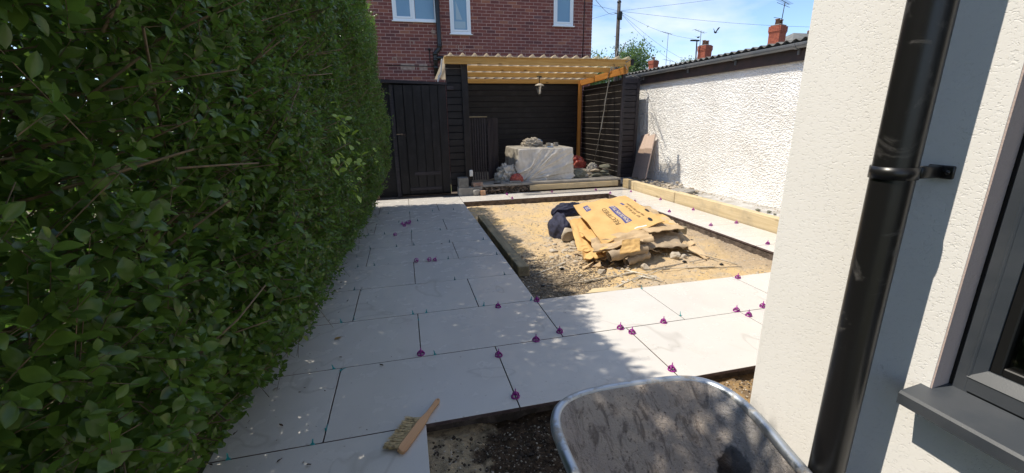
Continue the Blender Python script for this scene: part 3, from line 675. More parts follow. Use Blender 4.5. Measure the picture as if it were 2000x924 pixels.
prof = [(.905, .812), (.905, .834), (.909, .839), (1.02, .852), (1.02, .81), (.93, .81)]
si.add([(x, sy1, z) for x, z in prof]+[(x, sy0, z) for x, z in prof], [tuple(range(6))[::-1], tuple(range(6, 12))]+[(i, (i+1) % 6, 6+(i+1) % 6, 6+i) for i in range(6)])
si.build('sill', MT['anthracite'], house, mw=hm.copy())
pp = MB(); pp.tube([(.875, .592, -.12), (.875, .592, 3.15)], .0335, 28, False); pipe = pp.build('downpipe', MT['pipe'], house, True, mw=hm.copy())
ck = MB(); ck.lathe([(.0335, -.011), (.0365, -.011), (.0365, .011), (.0335, .011)], 28, (.875, .592, 1.258))
ck.bbox((.905, .566, 1.247), (.957, .58, 1.269), .002); ck.bbox((.953, .548, 1.246), (.9595, .59, 1.270), .002); ck.lathe([(.0001, 0), (.004, 0), (.004, .003), (.0001, .004)], 10, M=Matrix.Translation((.9535, .556, 1.258)) @ Matrix.Rotation(-math.pi/2, 4, 'Y'))
ck.build('pipe_clip', MT['pipe'], pipe, True)
tr = MB(); prof = [(.028+.012*math.cos(a), .012*math.sin(a)) for a in np.linspace(0, 6.283, 13)]
tr.lathe(prof, 24, M=Matrix.Translation((1.118, .452, .898)) @ Matrix.Rotation(1.2, 4, 'Y')); tr.lathe([(.0001, .0), (.015, .001), (.024, -.004)], 20, M=Matrix.Translation((1.118, .452, .898)) @ Matrix.Rotation(1.2, 4, 'Y'))
tag(tr.build('ring_ornament', MT['cloth'], None, True), 'cream ring shaped object inside behind the dark window pane', 'ornament')
MB().box((1.06, -.7, .80), (1.32, .495, .857)).build('inner_sill', MT['dark_room'], win)

# ------------------------------------------------------------------ wheelbarrow
wb = empty('wheelbarrow', (.6, .55, -.1), 'galvanised wheelbarrow smeared with dried mortar in the foreground', 'wheelbarrow'); wm = Matrix.Translation(-Vector(wb.location))
rim = [(.318, .66), (.320, .80), (.330, .905), (.375, .972), (.474, 1.002), (.64, .998), (.79, .985), (.855, .935), (.875, .85), (.862, .75), (.838, .66), (.80, .48), (.75, .30), (.68, .22), (.5, .20), (.40, .22), (.335, .32), (.318, .48)]
for _ in range(3):
    q = []
    for i in range(len(rim)):
        a, b = Vector(rim[i]), Vector(rim[(i+1) % len(rim)]); q += [tuple(a*.75+b*.25), tuple(a*.25+b*.75)]
    rim = q
NR = len(rim); cen = Vector((.595, .50)); tv = []; tf = []
secs = [(0, 0), (.04, .02), (.12, .12), (.35, .42), (.60, .72), (.74, .88), (.82, .96), (.88, .992), (.94, 1.0), (1., 1.0)]
RZ = .585; DP = .27
def traypt(p, u, dz, off=0):
    p = Vector(p); tgt = cen+Vector(((p.x-cen.x)*.42, (p.y-cen.y)*.30-.06)); q = p.lerp(tgt, u)
    return (q.x, q.y, RZ-DP*dz-off)
for off in (0,):
    for (u, dz) in secs:
        for p in rim: tv.append(traypt(p, u, dz))
for s_ in range(len(secs)-1):
    for i in range(NR): tf.append((s_*NR+i, s_*NR+(i+1) % NR, (s_+1)*NR+(i+1) % NR, (s_+1)*NR+i))
tf.append(tuple(range((len(secs)-1)*NR, len(secs)*NR)))
tb = MB().add(tv, tf); tray = tb.build('tray', MT['tray'], wb, True, mw=wm.copy())
sol = tray.modifiers.new('thickness', 'SOLIDIFY'); sol.thickness = .003; sol.offset = -1
MB().tube([(p[0], p[1], RZ-.008) for p in rim], .0145, 10, closed=True).build('rim', MT['rim'], wb, True, mw=wm.copy())
for k, (t_, s_) in enumerate([((.52, 1.0), .50), ((.70, 1.0), .46)]):
    q = traypt(t_, s_, .72); MB().lathe([(.0001, .006), (.008, .005), (.009, -.004)], 12, (q[0], q[1], q[2]+.004)).build('bolt', MT['rubble'], wb, True, mw=wm.copy())
fr_ = MB(); 
for sx_ in (.42, .76): fr_.tube([(sx_-(.06 if sx_ < .5 else -.06), -.25, .62), (sx_, .25, .40), (sx_, .62, .29), (.59+(.05 if sx_ > .59 else -.05), 1.06, .07)], .016, 10)
for sx_ in (.38, .80): fr_.tube([(sx_, .45, .33), (sx_, .33, -.10), (sx_, .25, -.10)], .014, 8)
fr_.build('frame', MT['frame'], wb, True, mw=wm.copy())
wh = MB(); pr_ = [(.115+.045*math.cos(a), .04*math.sin(a)) for a in np.linspace(0, 6.283, 13)]; Mw = Matrix.Translation((.59, 1.06, .07)) @ Matrix.Rotation(math.pi/2, 4, 'Y')
wh.lathe(pr_, 24, M=Mw); whl = wh.build('wheel', MT['tyre'], wb, True, mw=wm.copy())
MB().lathe([(.0001, .03), (.03, .03), (.04, .012), (.085, .01), (.085, -.01), (.04, -.012), (.03, -.03), (.0001, -.03)], 20, M=Mw).build('hub', MT['frame'], whl, True)

# ------------------------------------------------------------------ hand brush
bx, by = -.03, 1.70; ang = math.atan2(1.85-1.545, .058+.125)
br = empty('hand_brush', (bx, by, 0), 'wooden hand brush with long pale bristles lying on the slab edge', 'brush', rz=ang)
hb = MB(); pts = [(-.168, .016), (-.172, 0), (-.168, -.016), (-.15, -.02), (0, -.02), (.04, -.017), (.07, -.012), (.12, -.011), (.17, -.013), (.185, -.008), (.188, 0), (.185, .008), (.17, .013), (.12, .011), (.07, .012), (.04, .017), (0, .02), (-.15, .02)]
pts = [(x, y) for x, y in pts]; n_ = len(pts)
# block lies on its side: wide face tilted up
Mb = Matrix.Translation((0, 0, .012)) @ Matrix.Rotation(.45, 4, 'X')
hb.add([Mb @ Vector((x, y, .011)) for x, y in pts]+[Mb @ Vector((x, y, -.011)) for x, y in pts], [tuple(range(n_))[::-1], tuple(range(n_, 2*n_))]+[(i, (i+1) % n_, n_+(i+1) % n_, n_+i) for i in range(n_)])
ho = hb.build('handle', MT['brushwood'], br); bv = ho.modifiers.new('bevel', 'BEVEL'); bv.width = .003; bv.segments = 2; bv.limit_method = 'ANGLE'
MB().lathe([(.0001, 0), (.0035, 0)], 10, M=Mb @ Matrix.Translation((.174, 0, .0125))).build('hanging_hole', MT['gasket'], br)
bs = MB()
for i in range(34):
    for j in range(5):
        x = -.16+i*.0058+random.uniform(-.002, .002); z0 = .006+j*.004
        ln_ = .072+random.uniform(-.006, .006); sp = random.uniform(-.005, .005)-.012+.006*math.sin(i*.9); zz = max(.002, z0*.8+random.uniform(-.006, .012))
        for q in range(3):
            o_ = random.uniform(-.004, .004); bs.tube([(x, .012, z0+.004), (x+sp*.5+o_*.6, .012+ln_*.5, z0+.002), (x+sp+o_*1.6, .012+ln_+random.uniform(-.004, .003), max(.001, zz+o_*.5))], [.0011, .001, .0007], 3, False)
tag(bs.build('bristles', MT['bristle'], br), kind='stuff')

# ------------------------------------------------------------------ sleepers, strip and garage
def timber(name, L_, w_, h_, mat, loc, rz, label, cat, group=None, ch=.006):
    o = MB().bbox((-L_/2, -w_/2, 0), (L_/2, w_/2, h_), ch).build(name, mat, None, loc=loc, rot=(0, 0, rz)); return tag(o, label, cat, group)
gr_ = 'pale timber sleepers edging the right hand strip'
timber('sleeper', .42, .11, .185, MT['sleeper'], (4.265, 7.50, -.02), math.pi/2, 'short shaded timber sleeper at the far end by the black shed', 'sleeper', gr_)
timber('sleeper', 1.29, .10, .19, MT['sleeper'], (4.262, 6.64, -.025), math.pi/2, 'pale timber sleeper between the shaded short one and the long near one', 'sleeper', gr_)
timber('sleeper', 2.9, .10, .195, MT['sleeper'], (4.268, 4.54, -.02), math.pi/2, 'long pale timber sleeper nearest the viewer below the pebbledash wall', 'sleeper', gr_)
o = timber('sleeper', 2.30, .105, .10, MT['sleeper_old'], (1.0, 4.76, -.075), math.pi/2+.0, 'dark weathered sleeper lying loose in the pit beside the path', 'sleeper')
tag(MB().box((4.34, 2.5, -.16), (5.32, 9.3, .02)).build('concrete_strip', MT['strip']), kind='structure')
def stripgen(n):
    y = rng.uniform(3, 8.8, n); x = np.where(rng.random(n) < .5, rng.normal(4.45, .08, n), rng.normal(5.18, .06, n)).clip(4.34, 5.26); return np.stack([x, y, 0*x+.022], -1)
tag(stones('grit', 900, stripgen, .004, .02, MT['rubble']), 'loose grit along the strip behind the sleepers', 'gravel', kind='stuff')
def rubpile(n):
    return np.stack([rng.normal(4.85, .14, n), rng.normal(7.1, .45, n), .03+abs(rng.normal(0, .03, n))], -1)
tag(stones('rubble_heap', 150, rubpile, .015, .05, MT['rubble']), 'low heap of broken mortar behind the sleeper under the white wall', 'rubble')
def chunk(name, loc, s, mat, label, cat, group=None, seed=0, rz=0, sub=2, am=.18):
    bm = bmesh.new(); bmesh.ops.create_icosphere(bm, subdivisions=sub, radius=1); rr = random.Random(seed)
    ax = [Vector((rr.gauss(0, 1), rr.gauss(0, 1), rr.gauss(0, 1))).normalized() for _ in range(9)]; ds = [rr.uniform(.42, .75) for _ in ax]
    for v in bm.verts:
        for a, d in zip(ax, ds):
            t = v.co.dot(a)
            if t > d: v.co -= a*(t-d)
        v.co *= 1+rr.uniform(-am, am)*.25
        v.co.x *= s[0]; v.co.y *= s[1]; v.co.z *= s[2]
    zmin = min(v.co.z for v in bm.verts)
    for v in bm.verts: v.co.z -= zmin
    me = bpy.data.meshes.new(name); bm.to_mesh(me); bm.free(); me.materials.append(mat)
    return tag(link(name, me, None, loc=loc, rot=(0, 0, rz)), label, cat, group)
tag(MB().bbox((-.24, -.16, 0), (.24, .16, .045), .004).build('broken_slab', MT['concrete'], None, loc=(4.78, 6.55, .045), rot=(.05, .04, .5)), 'broken grey slab piece lying behind the sleeper by the mortar heap', 'slab')
for k, (x, y, s_, l) in enumerate([(4.62, 6.05, .05, 'grey stone behind the sleeper next to the broken slab'), (4.86, 4.93, .05, 'left dark lump of three on the concrete strip'), (4.92, 4.80, .045, 'middle dark lump of three on the concrete strip'), (4.90, 4.68, .03, 'smallest dark lump of three on the concrete strip')]):
    chunk('stone', (x, y, .02), (s_, s_*.8, s_*.6), MT['greygreen'], l, 'stone', None, k+5)

garage = empty('garage', (7, 5, 0), 'white pebbledashed garage with corrugated roof and grey gutter at right', 'garage'); gm = Matrix.Translation((-7, -5, 0))
st = .0105; ys = np.arange(3.0, 9.6, st); zs = np.arange(-.12, 2.16, st); Yg, Zg = np.meshgrid(ys, zs, indexing='ij')
fine_ = rng.random(Yg.shape); fine_ = (fine_+.25*np.roll(fine_, 1, 0))/1.25
X = 5.3-.012*np.clip((fine_-.2)*1.5, 0, 1)
V = np.stack([X, Yg, Zg], -1).reshape(-1, 3); Q = grid(len(ys), len(zs))[:, ::-1]
link('pebbledash', npmesh('pebbledash', V, Q, MT['pebble'], False), garage, mw=gm.copy())
MB().box((5.31, 1.0, -.15), (9.5, 9.55, 2.14)).build('wall', MT['pebble'], garage, mw=gm.copy())
MB().box((5.24, .9, 2.055), (5.31, 9.65, 2.215)).build('fascia', MT['fascia'], garage, mw=gm.copy())
gt = MB(); pr = [(-.055+.055*math.cos(a), .055*math.sin(a)) for a in np.linspace(math.pi, 2*math.pi, 9)]
gx0 = 5.235
pr = [(gx0+x, 2.265+z*1.15) for x, z in [(q[0]*1.08, q[1]*1.0) for q in pr]]
inn = [(x*1.0+(.004 if x < gx0-.055 else -.004), z+.004) for x, z in pr]
pf_ = pr+inn[::-1]; n_ = len(pf_)
gt.add([(x, 9.62, z-.0) for x, z in pf_]+[(x, .9, z+.0) for x, z in pf_], [(i, (i+1) % n_, n_+(i+1) % n_, n_+i) for i in range(n_)]+[tuple(range(n_))[::-1], tuple(range(n_, 2*n_))])
gut = gt.build('gutter', MT['gutter'], garage, mw=gm.copy())
for yy in (9.0, 8.9, 7.35, 6.15, 5.0):
    b = MB(); pb = [(x+(x-gx0+.055)*.12, z-.004+(z-2.255)*.1) for x, z in pr]; k = len(pb)
    b.add([(x, yy+.02, z) for x, z in pb]+[(x, yy-.02, z) for x, z in pb]+[(x, yy+.02, z) for x, z in pr]+[(x, yy-.02, z) for x, z in pr], [(i, i+1, k+i+1, k+i) for i in range(k-1)]+[(i, 2*k+i, 2*k+i+1, i+1) for i in range(k-1)]+[(k+i, k+i+1, 3*k+i+1, 3*k+i) for i in range(k-1)])
    b.box((gx0-.03, yy-.01, 2.13), (gx0, yy+.01, 2.20)); b.build('gutter_joint', MT['gutter'], gut)
ys = np.arange(.9, 9.66, .0183); xs = np.array([5.135, 6.5, 9.7]); Yg, Xg = np.meshgrid(ys, xs, indexing='ij')
Zr = 2.315+.018*np.sin(Yg*2*math.pi/.146)+(Xg-5.165)*.02
Vt = np.stack([Xg, Yg, Zr], -1).reshape(-1, 3); Vb = Vt-np.array([0, 0, .010]); q = grid(len(ys), 3); nn_ = len(Vt)
ed = np.array([[i*3, (i+1)*3, nn_+(i+1)*3, nn_+i*3] for i in range(len(ys)-1)])
link('roof', npmesh('corrugated_roof', np.concatenate([Vt, Vb]), np.concatenate([q[:, ::-1], q+nn_, ed]), MT['asbestos']), garage, mw=gm.copy())
pu = Vector((.30, .22, .93)).normalized(); pw = Vector((.02, -1, .02)); pw = (pw-pu*pw.dot(pu)).normalized(); pn = pu.cross(pw)
for k, (o0, w_, l) in enumerate([((4.93, 8.62, .03), .29, 'left tile printed card panel leaning on the white wall'), ((4.915, 8.325, .03), .27, 'right tile printed card panel leaning on the white wall')]):
    o = MB().bbox((0, 0, -.014), (.98, w_, .014), .003).build('card_panel', MT['tilepanel']); Mx = Matrix.Identity(4)
    for r_ in range(3): Mx[r_][0], Mx[r_][1], Mx[r_][2], Mx[r_][3] = pu[r_], pw[r_], pn[r_], o0[r_]
    o.matrix_world = Mx; tag(o, l, 'card panel', 'card panels leaning on the garage')

# ------------------------------------------------------------------ shelter
sh_ = empty('timber_shelter', (2.6, 8.9, 0), 'open timber shelter with black boarded walls and translucent corrugated roof', 'shelter'); sm = Matrix.Translation((-2.6, -8.9, 0))
def part(b, name, mat, parent=sh_, smooth=False, M=sm): return b.build(name, mat, parent, smooth, mw=M.copy() if M is not None else None)
def beam(x0, x1, y, z0, z1, mat='pine', t=.047, tilt=0):
    Lb = x1-x0; b = MB().bbox((-Lb/2, 0, z0), (Lb/2, t, z1), .004); o = b.build('beam', MT[mat], sh_); o.location = ((x0+x1)/2-2.6, y-8.9, tilt); return o
beam(.765, 4.23, 7.70, 2.268, 2.383); beam(1.25, 4.20, 8.3, 2.222, 2.312); beam(1.32, 4.17, 9.0, 2.18, 2.266)
beam(1.3, 4.15, 9.80, 2.12, 2.21)
b = MB().bbox((-1.0, -.024, -.062), (1.0, .024, .062), .004); o = b.build('side_beam', MT['pine_dark'], sh_)
A, B = Vector((4.135, 7.64, 2.205)), Vector((4.125, 9.85, 2.13)); d = (B-A); o.scale = (d.length/2, 1, 1); o.rotation_euler = d.to_track_quat('X', 'Z').to_euler(); o.location = (A+B)/2-Vector((2.6, 8.9, 0))
b = MB().bbox((-1, -.035, -.035), (1, .035, .035), .003); o = b.build('post', MT['pine_dark'], sh_); o.rotation_euler = (0, math.pi/2, .0); o.location = (4.10-2.6, 9.78-8.9, 1.12); 
b = MB().bbox((-1.13, -.055, -.055), (1.13, .055, .055), .004); o = b.build('post', MT['black'], sh_); o.rotation_euler = (0, math.pi/2, 0); o.location = (1.125-2.6, 7.93-8.9, 1.16)
b = MB().bbox((-1.06, -.03, -.03), (1.06, .03, .03), .004); o = b.build('post', MT['black_purple'], sh_); o.rotation_euler = (0, math.pi/2, 0); o.location = (4.25-2.6, 7.98-8.9, 1.13)
b = MB().bbox((-.03, -.03, -.05), (.03, .03, .06), .004); o = b.build('beam_end_cap', MT['black'], sh_); o.location = (4.27-2.6, 7.73-8.9, 2.34)
# corrugated sheet
xs = [];zs_ = []
pitch = .205
for k in range(int(3.48/pitch)+1):
    x = .765+k*pitch
    for dx, dz in ((0, 0), (.04, 0), (.055, .004), (.067, .014), (.078, .026), (.090, .034), (.1025, .037), (.115, .034), (.127, .026), (.138, .014), (.15, .004), (.165, 0)):
        if x+dx < 4.26: xs.append(x+dx); zs_.append(dz)
xs = np.array(xs); zs_ = np.array(zs_); ysr = np.array([7.64, 8.4, 9.2, 10.05]); Xg, Yg = np.meshgrid(xs, ysr, indexing='ij'); Zg = 2.388-(Yg-7.64)*.072+zs_[:, None]*1.35
Vt = np.stack([Xg, Yg, Zg], -1).reshape(-1, 3)
link('roof_sheet', npmesh('roof_sheet', Vt, grid(len(xs), 4), MT['sheet']), sh_, mw=sm.copy())
fl = MB().box((.8, 7.66, 2.3832), (4.22, 7.73, 2.3862)); part(fl, 'eaves_filler', MT['sleeper'])
# weatherboards: local x along the board, front face towards -y, ledge on top
def board_mesh(Lb, h=.118, mats=('black', 'ledge_glint')):
    b = MB(); pr = [(-.018, 0), (-.018, h-.014), (-.006, h-.002), (0, h), (.004, h), (.004, 0)]
    k = len(pr); v = [(-Lb/2, y, z) for y, z in pr]+[(Lb/2, y, z) for y, z in pr]
    b.add(v, [(i, k+i, k+(i+1) % k, (i+1) % k) for i in range(k)]+[tuple(range(k)), tuple(range(k, 2*k))[::-1]]); b.mi[1] = 1  # ledge face takes the second material; paler ones paint in caught light
    return b.mesh('board', [MT[mats[0]], MT[mats[1]]])
def boarding(name, x0, x1, y, z0, z1, mats, parent=sh_, base=(2.6, 8.9), rz=0, h=.118, origin=None):
    Lw = x1-x0; core = MB().box((-Lw/2, .006, z0), (Lw/2, .03, z1)); wl_ = core.build(name, MT['black'], parent)
    wl_.location = (((x0+x1)/2 if origin is None else origin[0])-base[0], (y if origin is None else origin[1])-base[1], 0); wl_.rotation_euler.z = rz
    me = board_mesh(Lw, h, mats); z = z0; k = 0
    while z+h <= z1+.03:
        link('board', me, wl_, loc=(0, 0, z), rot=(random.uniform(-.01, .01)*0, random.uniform(-.0012, .0012), 0)); z += h+.003; k += 1
    return wl_
boarding('back_wall', 1.2, 4.2, 9.88, .17, 2.22, ('black', 'black_purple'))
boarding('side_wall', -.95, .95, 0, .17, 2.06, ('black', 'ledge_glint'), rz=-math.pi/2, origin=(4.235, 8.93))
boarding('end_wall', 4.60, 5.08, 8.84, .0, 2.15, ('black_purple', 'black'))
boarding('left_wall', .80, 1.075, 7.93, .05, 2.29, ('black', 'black'))
part(MB().box((1.14, 7.98, .1), (1.19, 9.88, 2.25)), 'left_side_wall', MT['black'])
part(MB().box((5.05, 8.88, .0), (5.08, 9.9, 2.12)), 'unseen_shade_wall', MT['black'])  # unseen boarding added to cast shade on the garage wall
part(MB().bbox((5.03, 8.81, 0), (5.10, 8.84, 2.2), .004), 'end_post', MT['black_purple'])
# lantern
ln = empty('hanging_lantern', (2.85, 8.98, 2.18), 'black lantern with glass cone hanging from the shelter beam', 'lantern')
b = MB(); b.lathe([(.0001, .02), (.05, .02), (.05, 0), (.0001, 0)], 16); b.tube([(0, 0, 0), (0, 0, -.12)], .008, 8); 
b.lathe([(.028, -.34), (.04, -.335), (.036, -.35), (.02, -.37), (.0001, -.375)], 14)
for k in range(6):
    a = k*1.047; b.tube([(.08*math.cos(a), .08*math.sin(a), -.172), (.036*math.cos(a), .036*math.sin(a), -.34)], .004, 5)
b.build('body', MT['metal'], ln, True); MB().lathe([(.0001, -.118), (.03, -.122), (.085, -.147), (.102, -.172), (.0001, -.170)], 24).build('cap', simple('pale_metal', (.5, .48, .44), .4), ln, True)
gg = NM('lantern_glass'); gb = gg.n('ShaderNodeBsdfTransparent', {0: (.9, .9, .88, 1)}); gc = gg.n('ShaderNodeBsdfGlossy', {0: (1, 1, 1, 1), 'Roughness': .1}); ge = gg.n('ShaderNodeMixShader', {0: .25}); gg.t.links.new(gb.outputs[0], ge.inputs[1]); gg.t.links.new(gc.outputs[0], ge.inputs[2]); gg.t.links.new(ge.outputs[0], gg.o.inputs[0])
MB().lathe([(.076, -.175), (.034, -.338)], 12).build('glass', gg.m, ln, True); MB().lathe([(.0001, -.2), (.02, -.2), (.03, -.25), (.022, -.29), (.0001, -.33)], 12).build('bulb', MT['white'], ln, True)
def cable(name, pts, r, mat, label, cat, group=None, n=6, ns=14, parent=None):
    P_ = [Vector(p) for p in pts]; out = []
    for i in range(len(P_)-1):
        p0 = P_[max(i-1, 0)]; p1 = P_[i]; p2 = P_[i+1]; p3 = P_[min(i+2, len(P_)-1)]
        for k in range(ns):
            t = k/ns; out.append(.5*((2*p1)+(p2-p0)*t+(2*p0-5*p1+4*p2-p3)*t*t+(3*p1-3*p2+p0-p3)*t**3))
    out.append(P_[-1]); o = MB().tube(out, r, n).build(name, mat, parent, True)
    return tag(o, label, cat, group) if label else o
cable('cable', [(4.16, 7.8, 2.27), (4.09, 7.95, 2.31), (4.09, 8.3, 2.2), (4.15, 8.55, 1.7), (4.14, 8.62, 1.2), (4.12, 8.75, .75), (4.08, 8.85, .32)], .007, simple('grey_cable', (.25, .25, .25), .5), 'grey cable hanging down the black side wall of the shelter', 'cable')
cable('cable', [(4.18, 7.8, 2.27), (4.3, 7.9, 2.18), (4.7, 8.6, 2.20), (5.2, 8.95, 2.16)], .006, simple('grey_cable2', (.2, .2, .2), .5), 'grey cable sagging from shelter corner to the garage gutter', 'cable')
tag(MB().bbox((1.185, 9.0, 1.42), (1.25, 9.03, 1.56), .004).build('socket_box', MT['white']), 'small white box on the dark inside wall above the slatted gate', 'box')
tag(MB().add([(.745, 7.98, 2.38), (.765, 7.98, 2.38), (.715, 8.0, 2.16), (.67, 8.0, 2.10), (.655, 8.02, 1.99), (.67, 8.02, 1.99), (.74, 8.0, 2.15), (.745, 8.01, 2.38), (.765, 8.01, 2.38), (.715, 8.03, 2.16), (.67, 8.03, 2.10), (.655, 8.05, 1.99), (.67, 8.05, 1.99), (.74, 8.03, 2.15)], [(0, 1, 6, 2), (2, 6, 5, 3), (3, 5, 4), (0, 2, 9, 7), (2, 3, 10, 9), (3, 4, 11, 10), (1, 8, 13, 6), (6, 13, 12, 5)]).build('bent_sheet', MT['white']), 'bent strip of white sheet hanging at the left roof end', 'sheet')

# gate and left fence
gate = empty('plank_gate', (.345, 7.93, 0), 'tall black plank gate between the hedge and the shelter', 'gate')
pl = [(-.10, .045), (.05, .21), (.21, .36), (.36, .50), (.50, .64), (.64, .79)]
for k, (a, b_2) in enumerate(pl):
    w_ = b_2-a-.008; o = MB().bbox((-.94, -w_/2, -.011), (.94, w_/2, .011), .003).build('plank', MT['black'], gate); o.location = ((a+b_2)/2-.345, -.02+random.uniform(-.004, .004), 1.0+(.0 if k else 0)); o.rotation_euler = (math.pi/2, math.pi/2, random.uniform(-.004, .004)); o.rotation_euler = Matrix(((0, 1, 0), (0, 0, 1), (1, 0, 0))).to_euler()
for z_ in (.42, .14): MB().bbox((-.2 if z_ > .3 else -.30, -.045, z_-.03), (.28, -.033, z_+.03), .003).build('ledge', MT['black_purple'], gate)
lt = MB(); lt.tube([(-.46, -.045, 1.12), (-.30, -.045, 1.12)], .004, 6); lt.lathe([(.014, -.003), (.018, 0), (.014, .003)], 12, M=Matrix.Translation((-.31, -.048, 1.10)) @ Matrix.Rotation(math.pi/2, 4, 'X')); lt.bbox((-.38, -.042, 1.105), (-.35, -.036, 1.135), .001)
lt.build('latch', simple('rusty_latch', (.10, .075, .06), .6, metal=.4), gate, True)
fen = empty('black_fence', (-.3, 8, 0), 'black fence panel and lintel round the plank gate', 'fence')
o = MB().box((-1.6, .0, 0), (.195, .03, 2.02)).build('panel', MT['black'], fen)
MB().box((.15, .031, 0), (1.1, .05, 1.99)).build('panel', MT['black'], fen); MB().bbox((.12, -.07, .0), (.192, -.003, 1.95), .004).build('post', MT['black_purple'], fen)
lint = MB(); lint.add([(-.2, -.12, 1.985), (1.11, -.12, 1.945), (1.11, -.12, 1.985), (-.2, -.12, 2.04), (-.2, .04, 1.99), (1.11, .04, 1.95), (1.11, .04, 1.995), (-.2, .04, 2.05)], [(0, 1, 2, 3), (4, 7, 6, 5), (3, 2, 6, 7), (0, 4, 5, 1), (1, 5, 6, 2), (0, 3, 7, 4)]); lint.build('lintel', MT['black_purple'], fen)
MB().bbox((1.10, -.13, 1.86), (1.22, -.085, 1.92), .003).build('bracket', MT['black_purple'], fen)
# slatted gates
def slatgate(x, y, rz, w_, n, h, label, toprail):
    g_ = empty('slatted_gate', (x, y, .2), label, 'gate', 'black slatted gates stored beside the covered table', rz=rz)
    sl = MB().bbox((-h/2, -.0135, -.009), (h/2, .0135, .009), .002).mesh('slat', MT['black_purple'])
    for k in range(n): link('slat', sl, g_, loc=(.03+k*(w_-.06)/(n-1), 0, h/2+.02), rot=Matrix(((0, 1, 0), (0, 0, 1), (1, 0, 0))).to_euler())
    for z_ in (.2, h-.18): MB().bbox((-w_/2, .01, -.03), (w_/2, .03, .03), .003).build('rail', MT['black'], g_, loc=(w_/2, 0, z_))
    if toprail: MB().bbox((-w_/2-.01, -.03, 0), (w_/2+.01, .03, .018), .002).build('rail', MT['sleeper_old'], g_, loc=(w_/2, 0, h+.02))  # pale timber colour paints in the light on the top rail
slatgate(1.20, 8.15, 0, .34, 7, 1.17, 'black slatted gate with a top rail coloured pale as if lit just right of the black post', True)
slatgate(1.55, 8.13, .9, .45, 8, 1.15, 'black slatted gate turned inwards behind the white plastic bag', False)

# ------------------------------------------------------------------ platform
plat = tag(MB().box((1.2, 7.82, -.15), (4.22, 9.9, .128)).build('platform', MT['mortar_bed']), kind='structure')
xp = [1.22, 2.12, 3.02, 3.92, 4.21]
for j, (a, b_2) in enumerate(((7.78, 8.38), (8.385, 8.98), (8.985, 9.58), (9.585, 9.87))):
    for i in range(4):
        sh0 = 0 if j % 2 == 0 else -.0
        MB().bbox((xp[i]+.003, a, .13), (xp[i+1]-.003, b_2-.003, .17), .003).build('slab', MT['concrete'], plat)
o = MB().bbox((-.925, -.03, 0), (.925, .03, .10), .005).build('edge_timber', MT['sleeper'], plat); o.location = (3.2, 7.765, .025); o.rotation_euler.y = -.0
def rg(n): 
    return np.stack([rng.uniform(1.3, 2.3, n), rng.normal(7.79, .03, n), rng.uniform(-.02, .12, n)], -1)
tag(stones('rubble_face', 420, rg, .008, .035, MT['mortar_bed'] if False else simple('dark_rubble', (.13, .09, .06), .95, (.26, .2, .15), 25)), 'brown rubble packed under the left edge of the raised platform', 'rubble')
tag(MB().bbox((-.22, -.1, 0), (.22, .1, .15), .004).build('concrete_block', MT['concrete'], None, loc=(1.12, 7.78, 0)), 'long concrete block lying at the foot of the black post', 'concrete block')
tag(MB().bbox((-.09, -.09, 0), (.09, .09, .18), .005).build('concrete_block', simple('dark_block', (.16, .16, .155), .9, (.11, .11, .105), 20, bsc=60), None, loc=(1.0, 7.78, .151)), 'square grey concrete block on top of the long block', 'concrete block')
tag(MB().bbox((-.1, -.05, 0), (.1, .05, .075), .004).build('loose_brick', simple('dusty_brick', (.22, .13, .10), .9, (.30, .24, .2), 12), None, loc=(1.26, 7.78, .152), rot=(0, 0, .35)), 'dusty brown brick beside the square block on the long block', 'brick')
tag(MB().bbox((-.045, -.05, 0), (.045, .05, .09), .004).build('loose_brick', simple('orange_brick', (.40, .20, .10), .9, (.45, .30, .2), 12), None, loc=(1.34, 7.66, 0), rot=(0, 0, .1)), 'orange brick standing on end before the long concrete block', 'brick')
chunk('stone', (1.22, 7.66, 0), (.10, .05, .07), MT['concrete'], 'rounded grey stone between the long block and the orange brick', 'stone', None, 3)
tag(MB().bbox((-.03, -.02, 0), (.03, .02, .12), .01).build('white_bottle', MT['white'], None, loc=(1.17, 7.86, .33)), 'white plastic bottle shape behind the blocks at the post', 'bottle')

def blob(name, loc, s, mat, label, cat, seed=0, amp=.35, fr=2.2, group=None, sub=4, rz=0, ridge=True):
    from mathutils import noise as mn
    bm = bmesh.new(); bmesh.ops.create_icosphere(bm, subdivisions=5, radius=1); off = Vector((seed*7.3, seed*3.1, seed*1.7))
    for v in bm.verts:
        p = v.co.copy(); n1 = mn.noise(p*fr+off); n2 = mn.noise(p*fr*2.3+off*2)
        r_ = 1+amp*((1-2*abs(n1))-.5 if ridge else n1)+amp*.5*((1-2*abs(n2))-.5)+amp*.13*((1-2*abs(mn.noise(p*fr*5.1+off*3)))-.5)
        v.co = p*r_; v.co.z = max(v.co.z, -.35)+.35
        v.co.x *= s[0]; v.co.y *= s[1]; v.co.z *= s[2]
    me = bpy.data.meshes.new(name); bm.to_mesh(me); bm.free(); me.materials.append(mat); me.polygons.foreach_set('use_smooth', [True]*len(me.polygons))
    return tag(link(name, me, None, loc=loc, rot=(0, 0, rz)), label, cat, group)

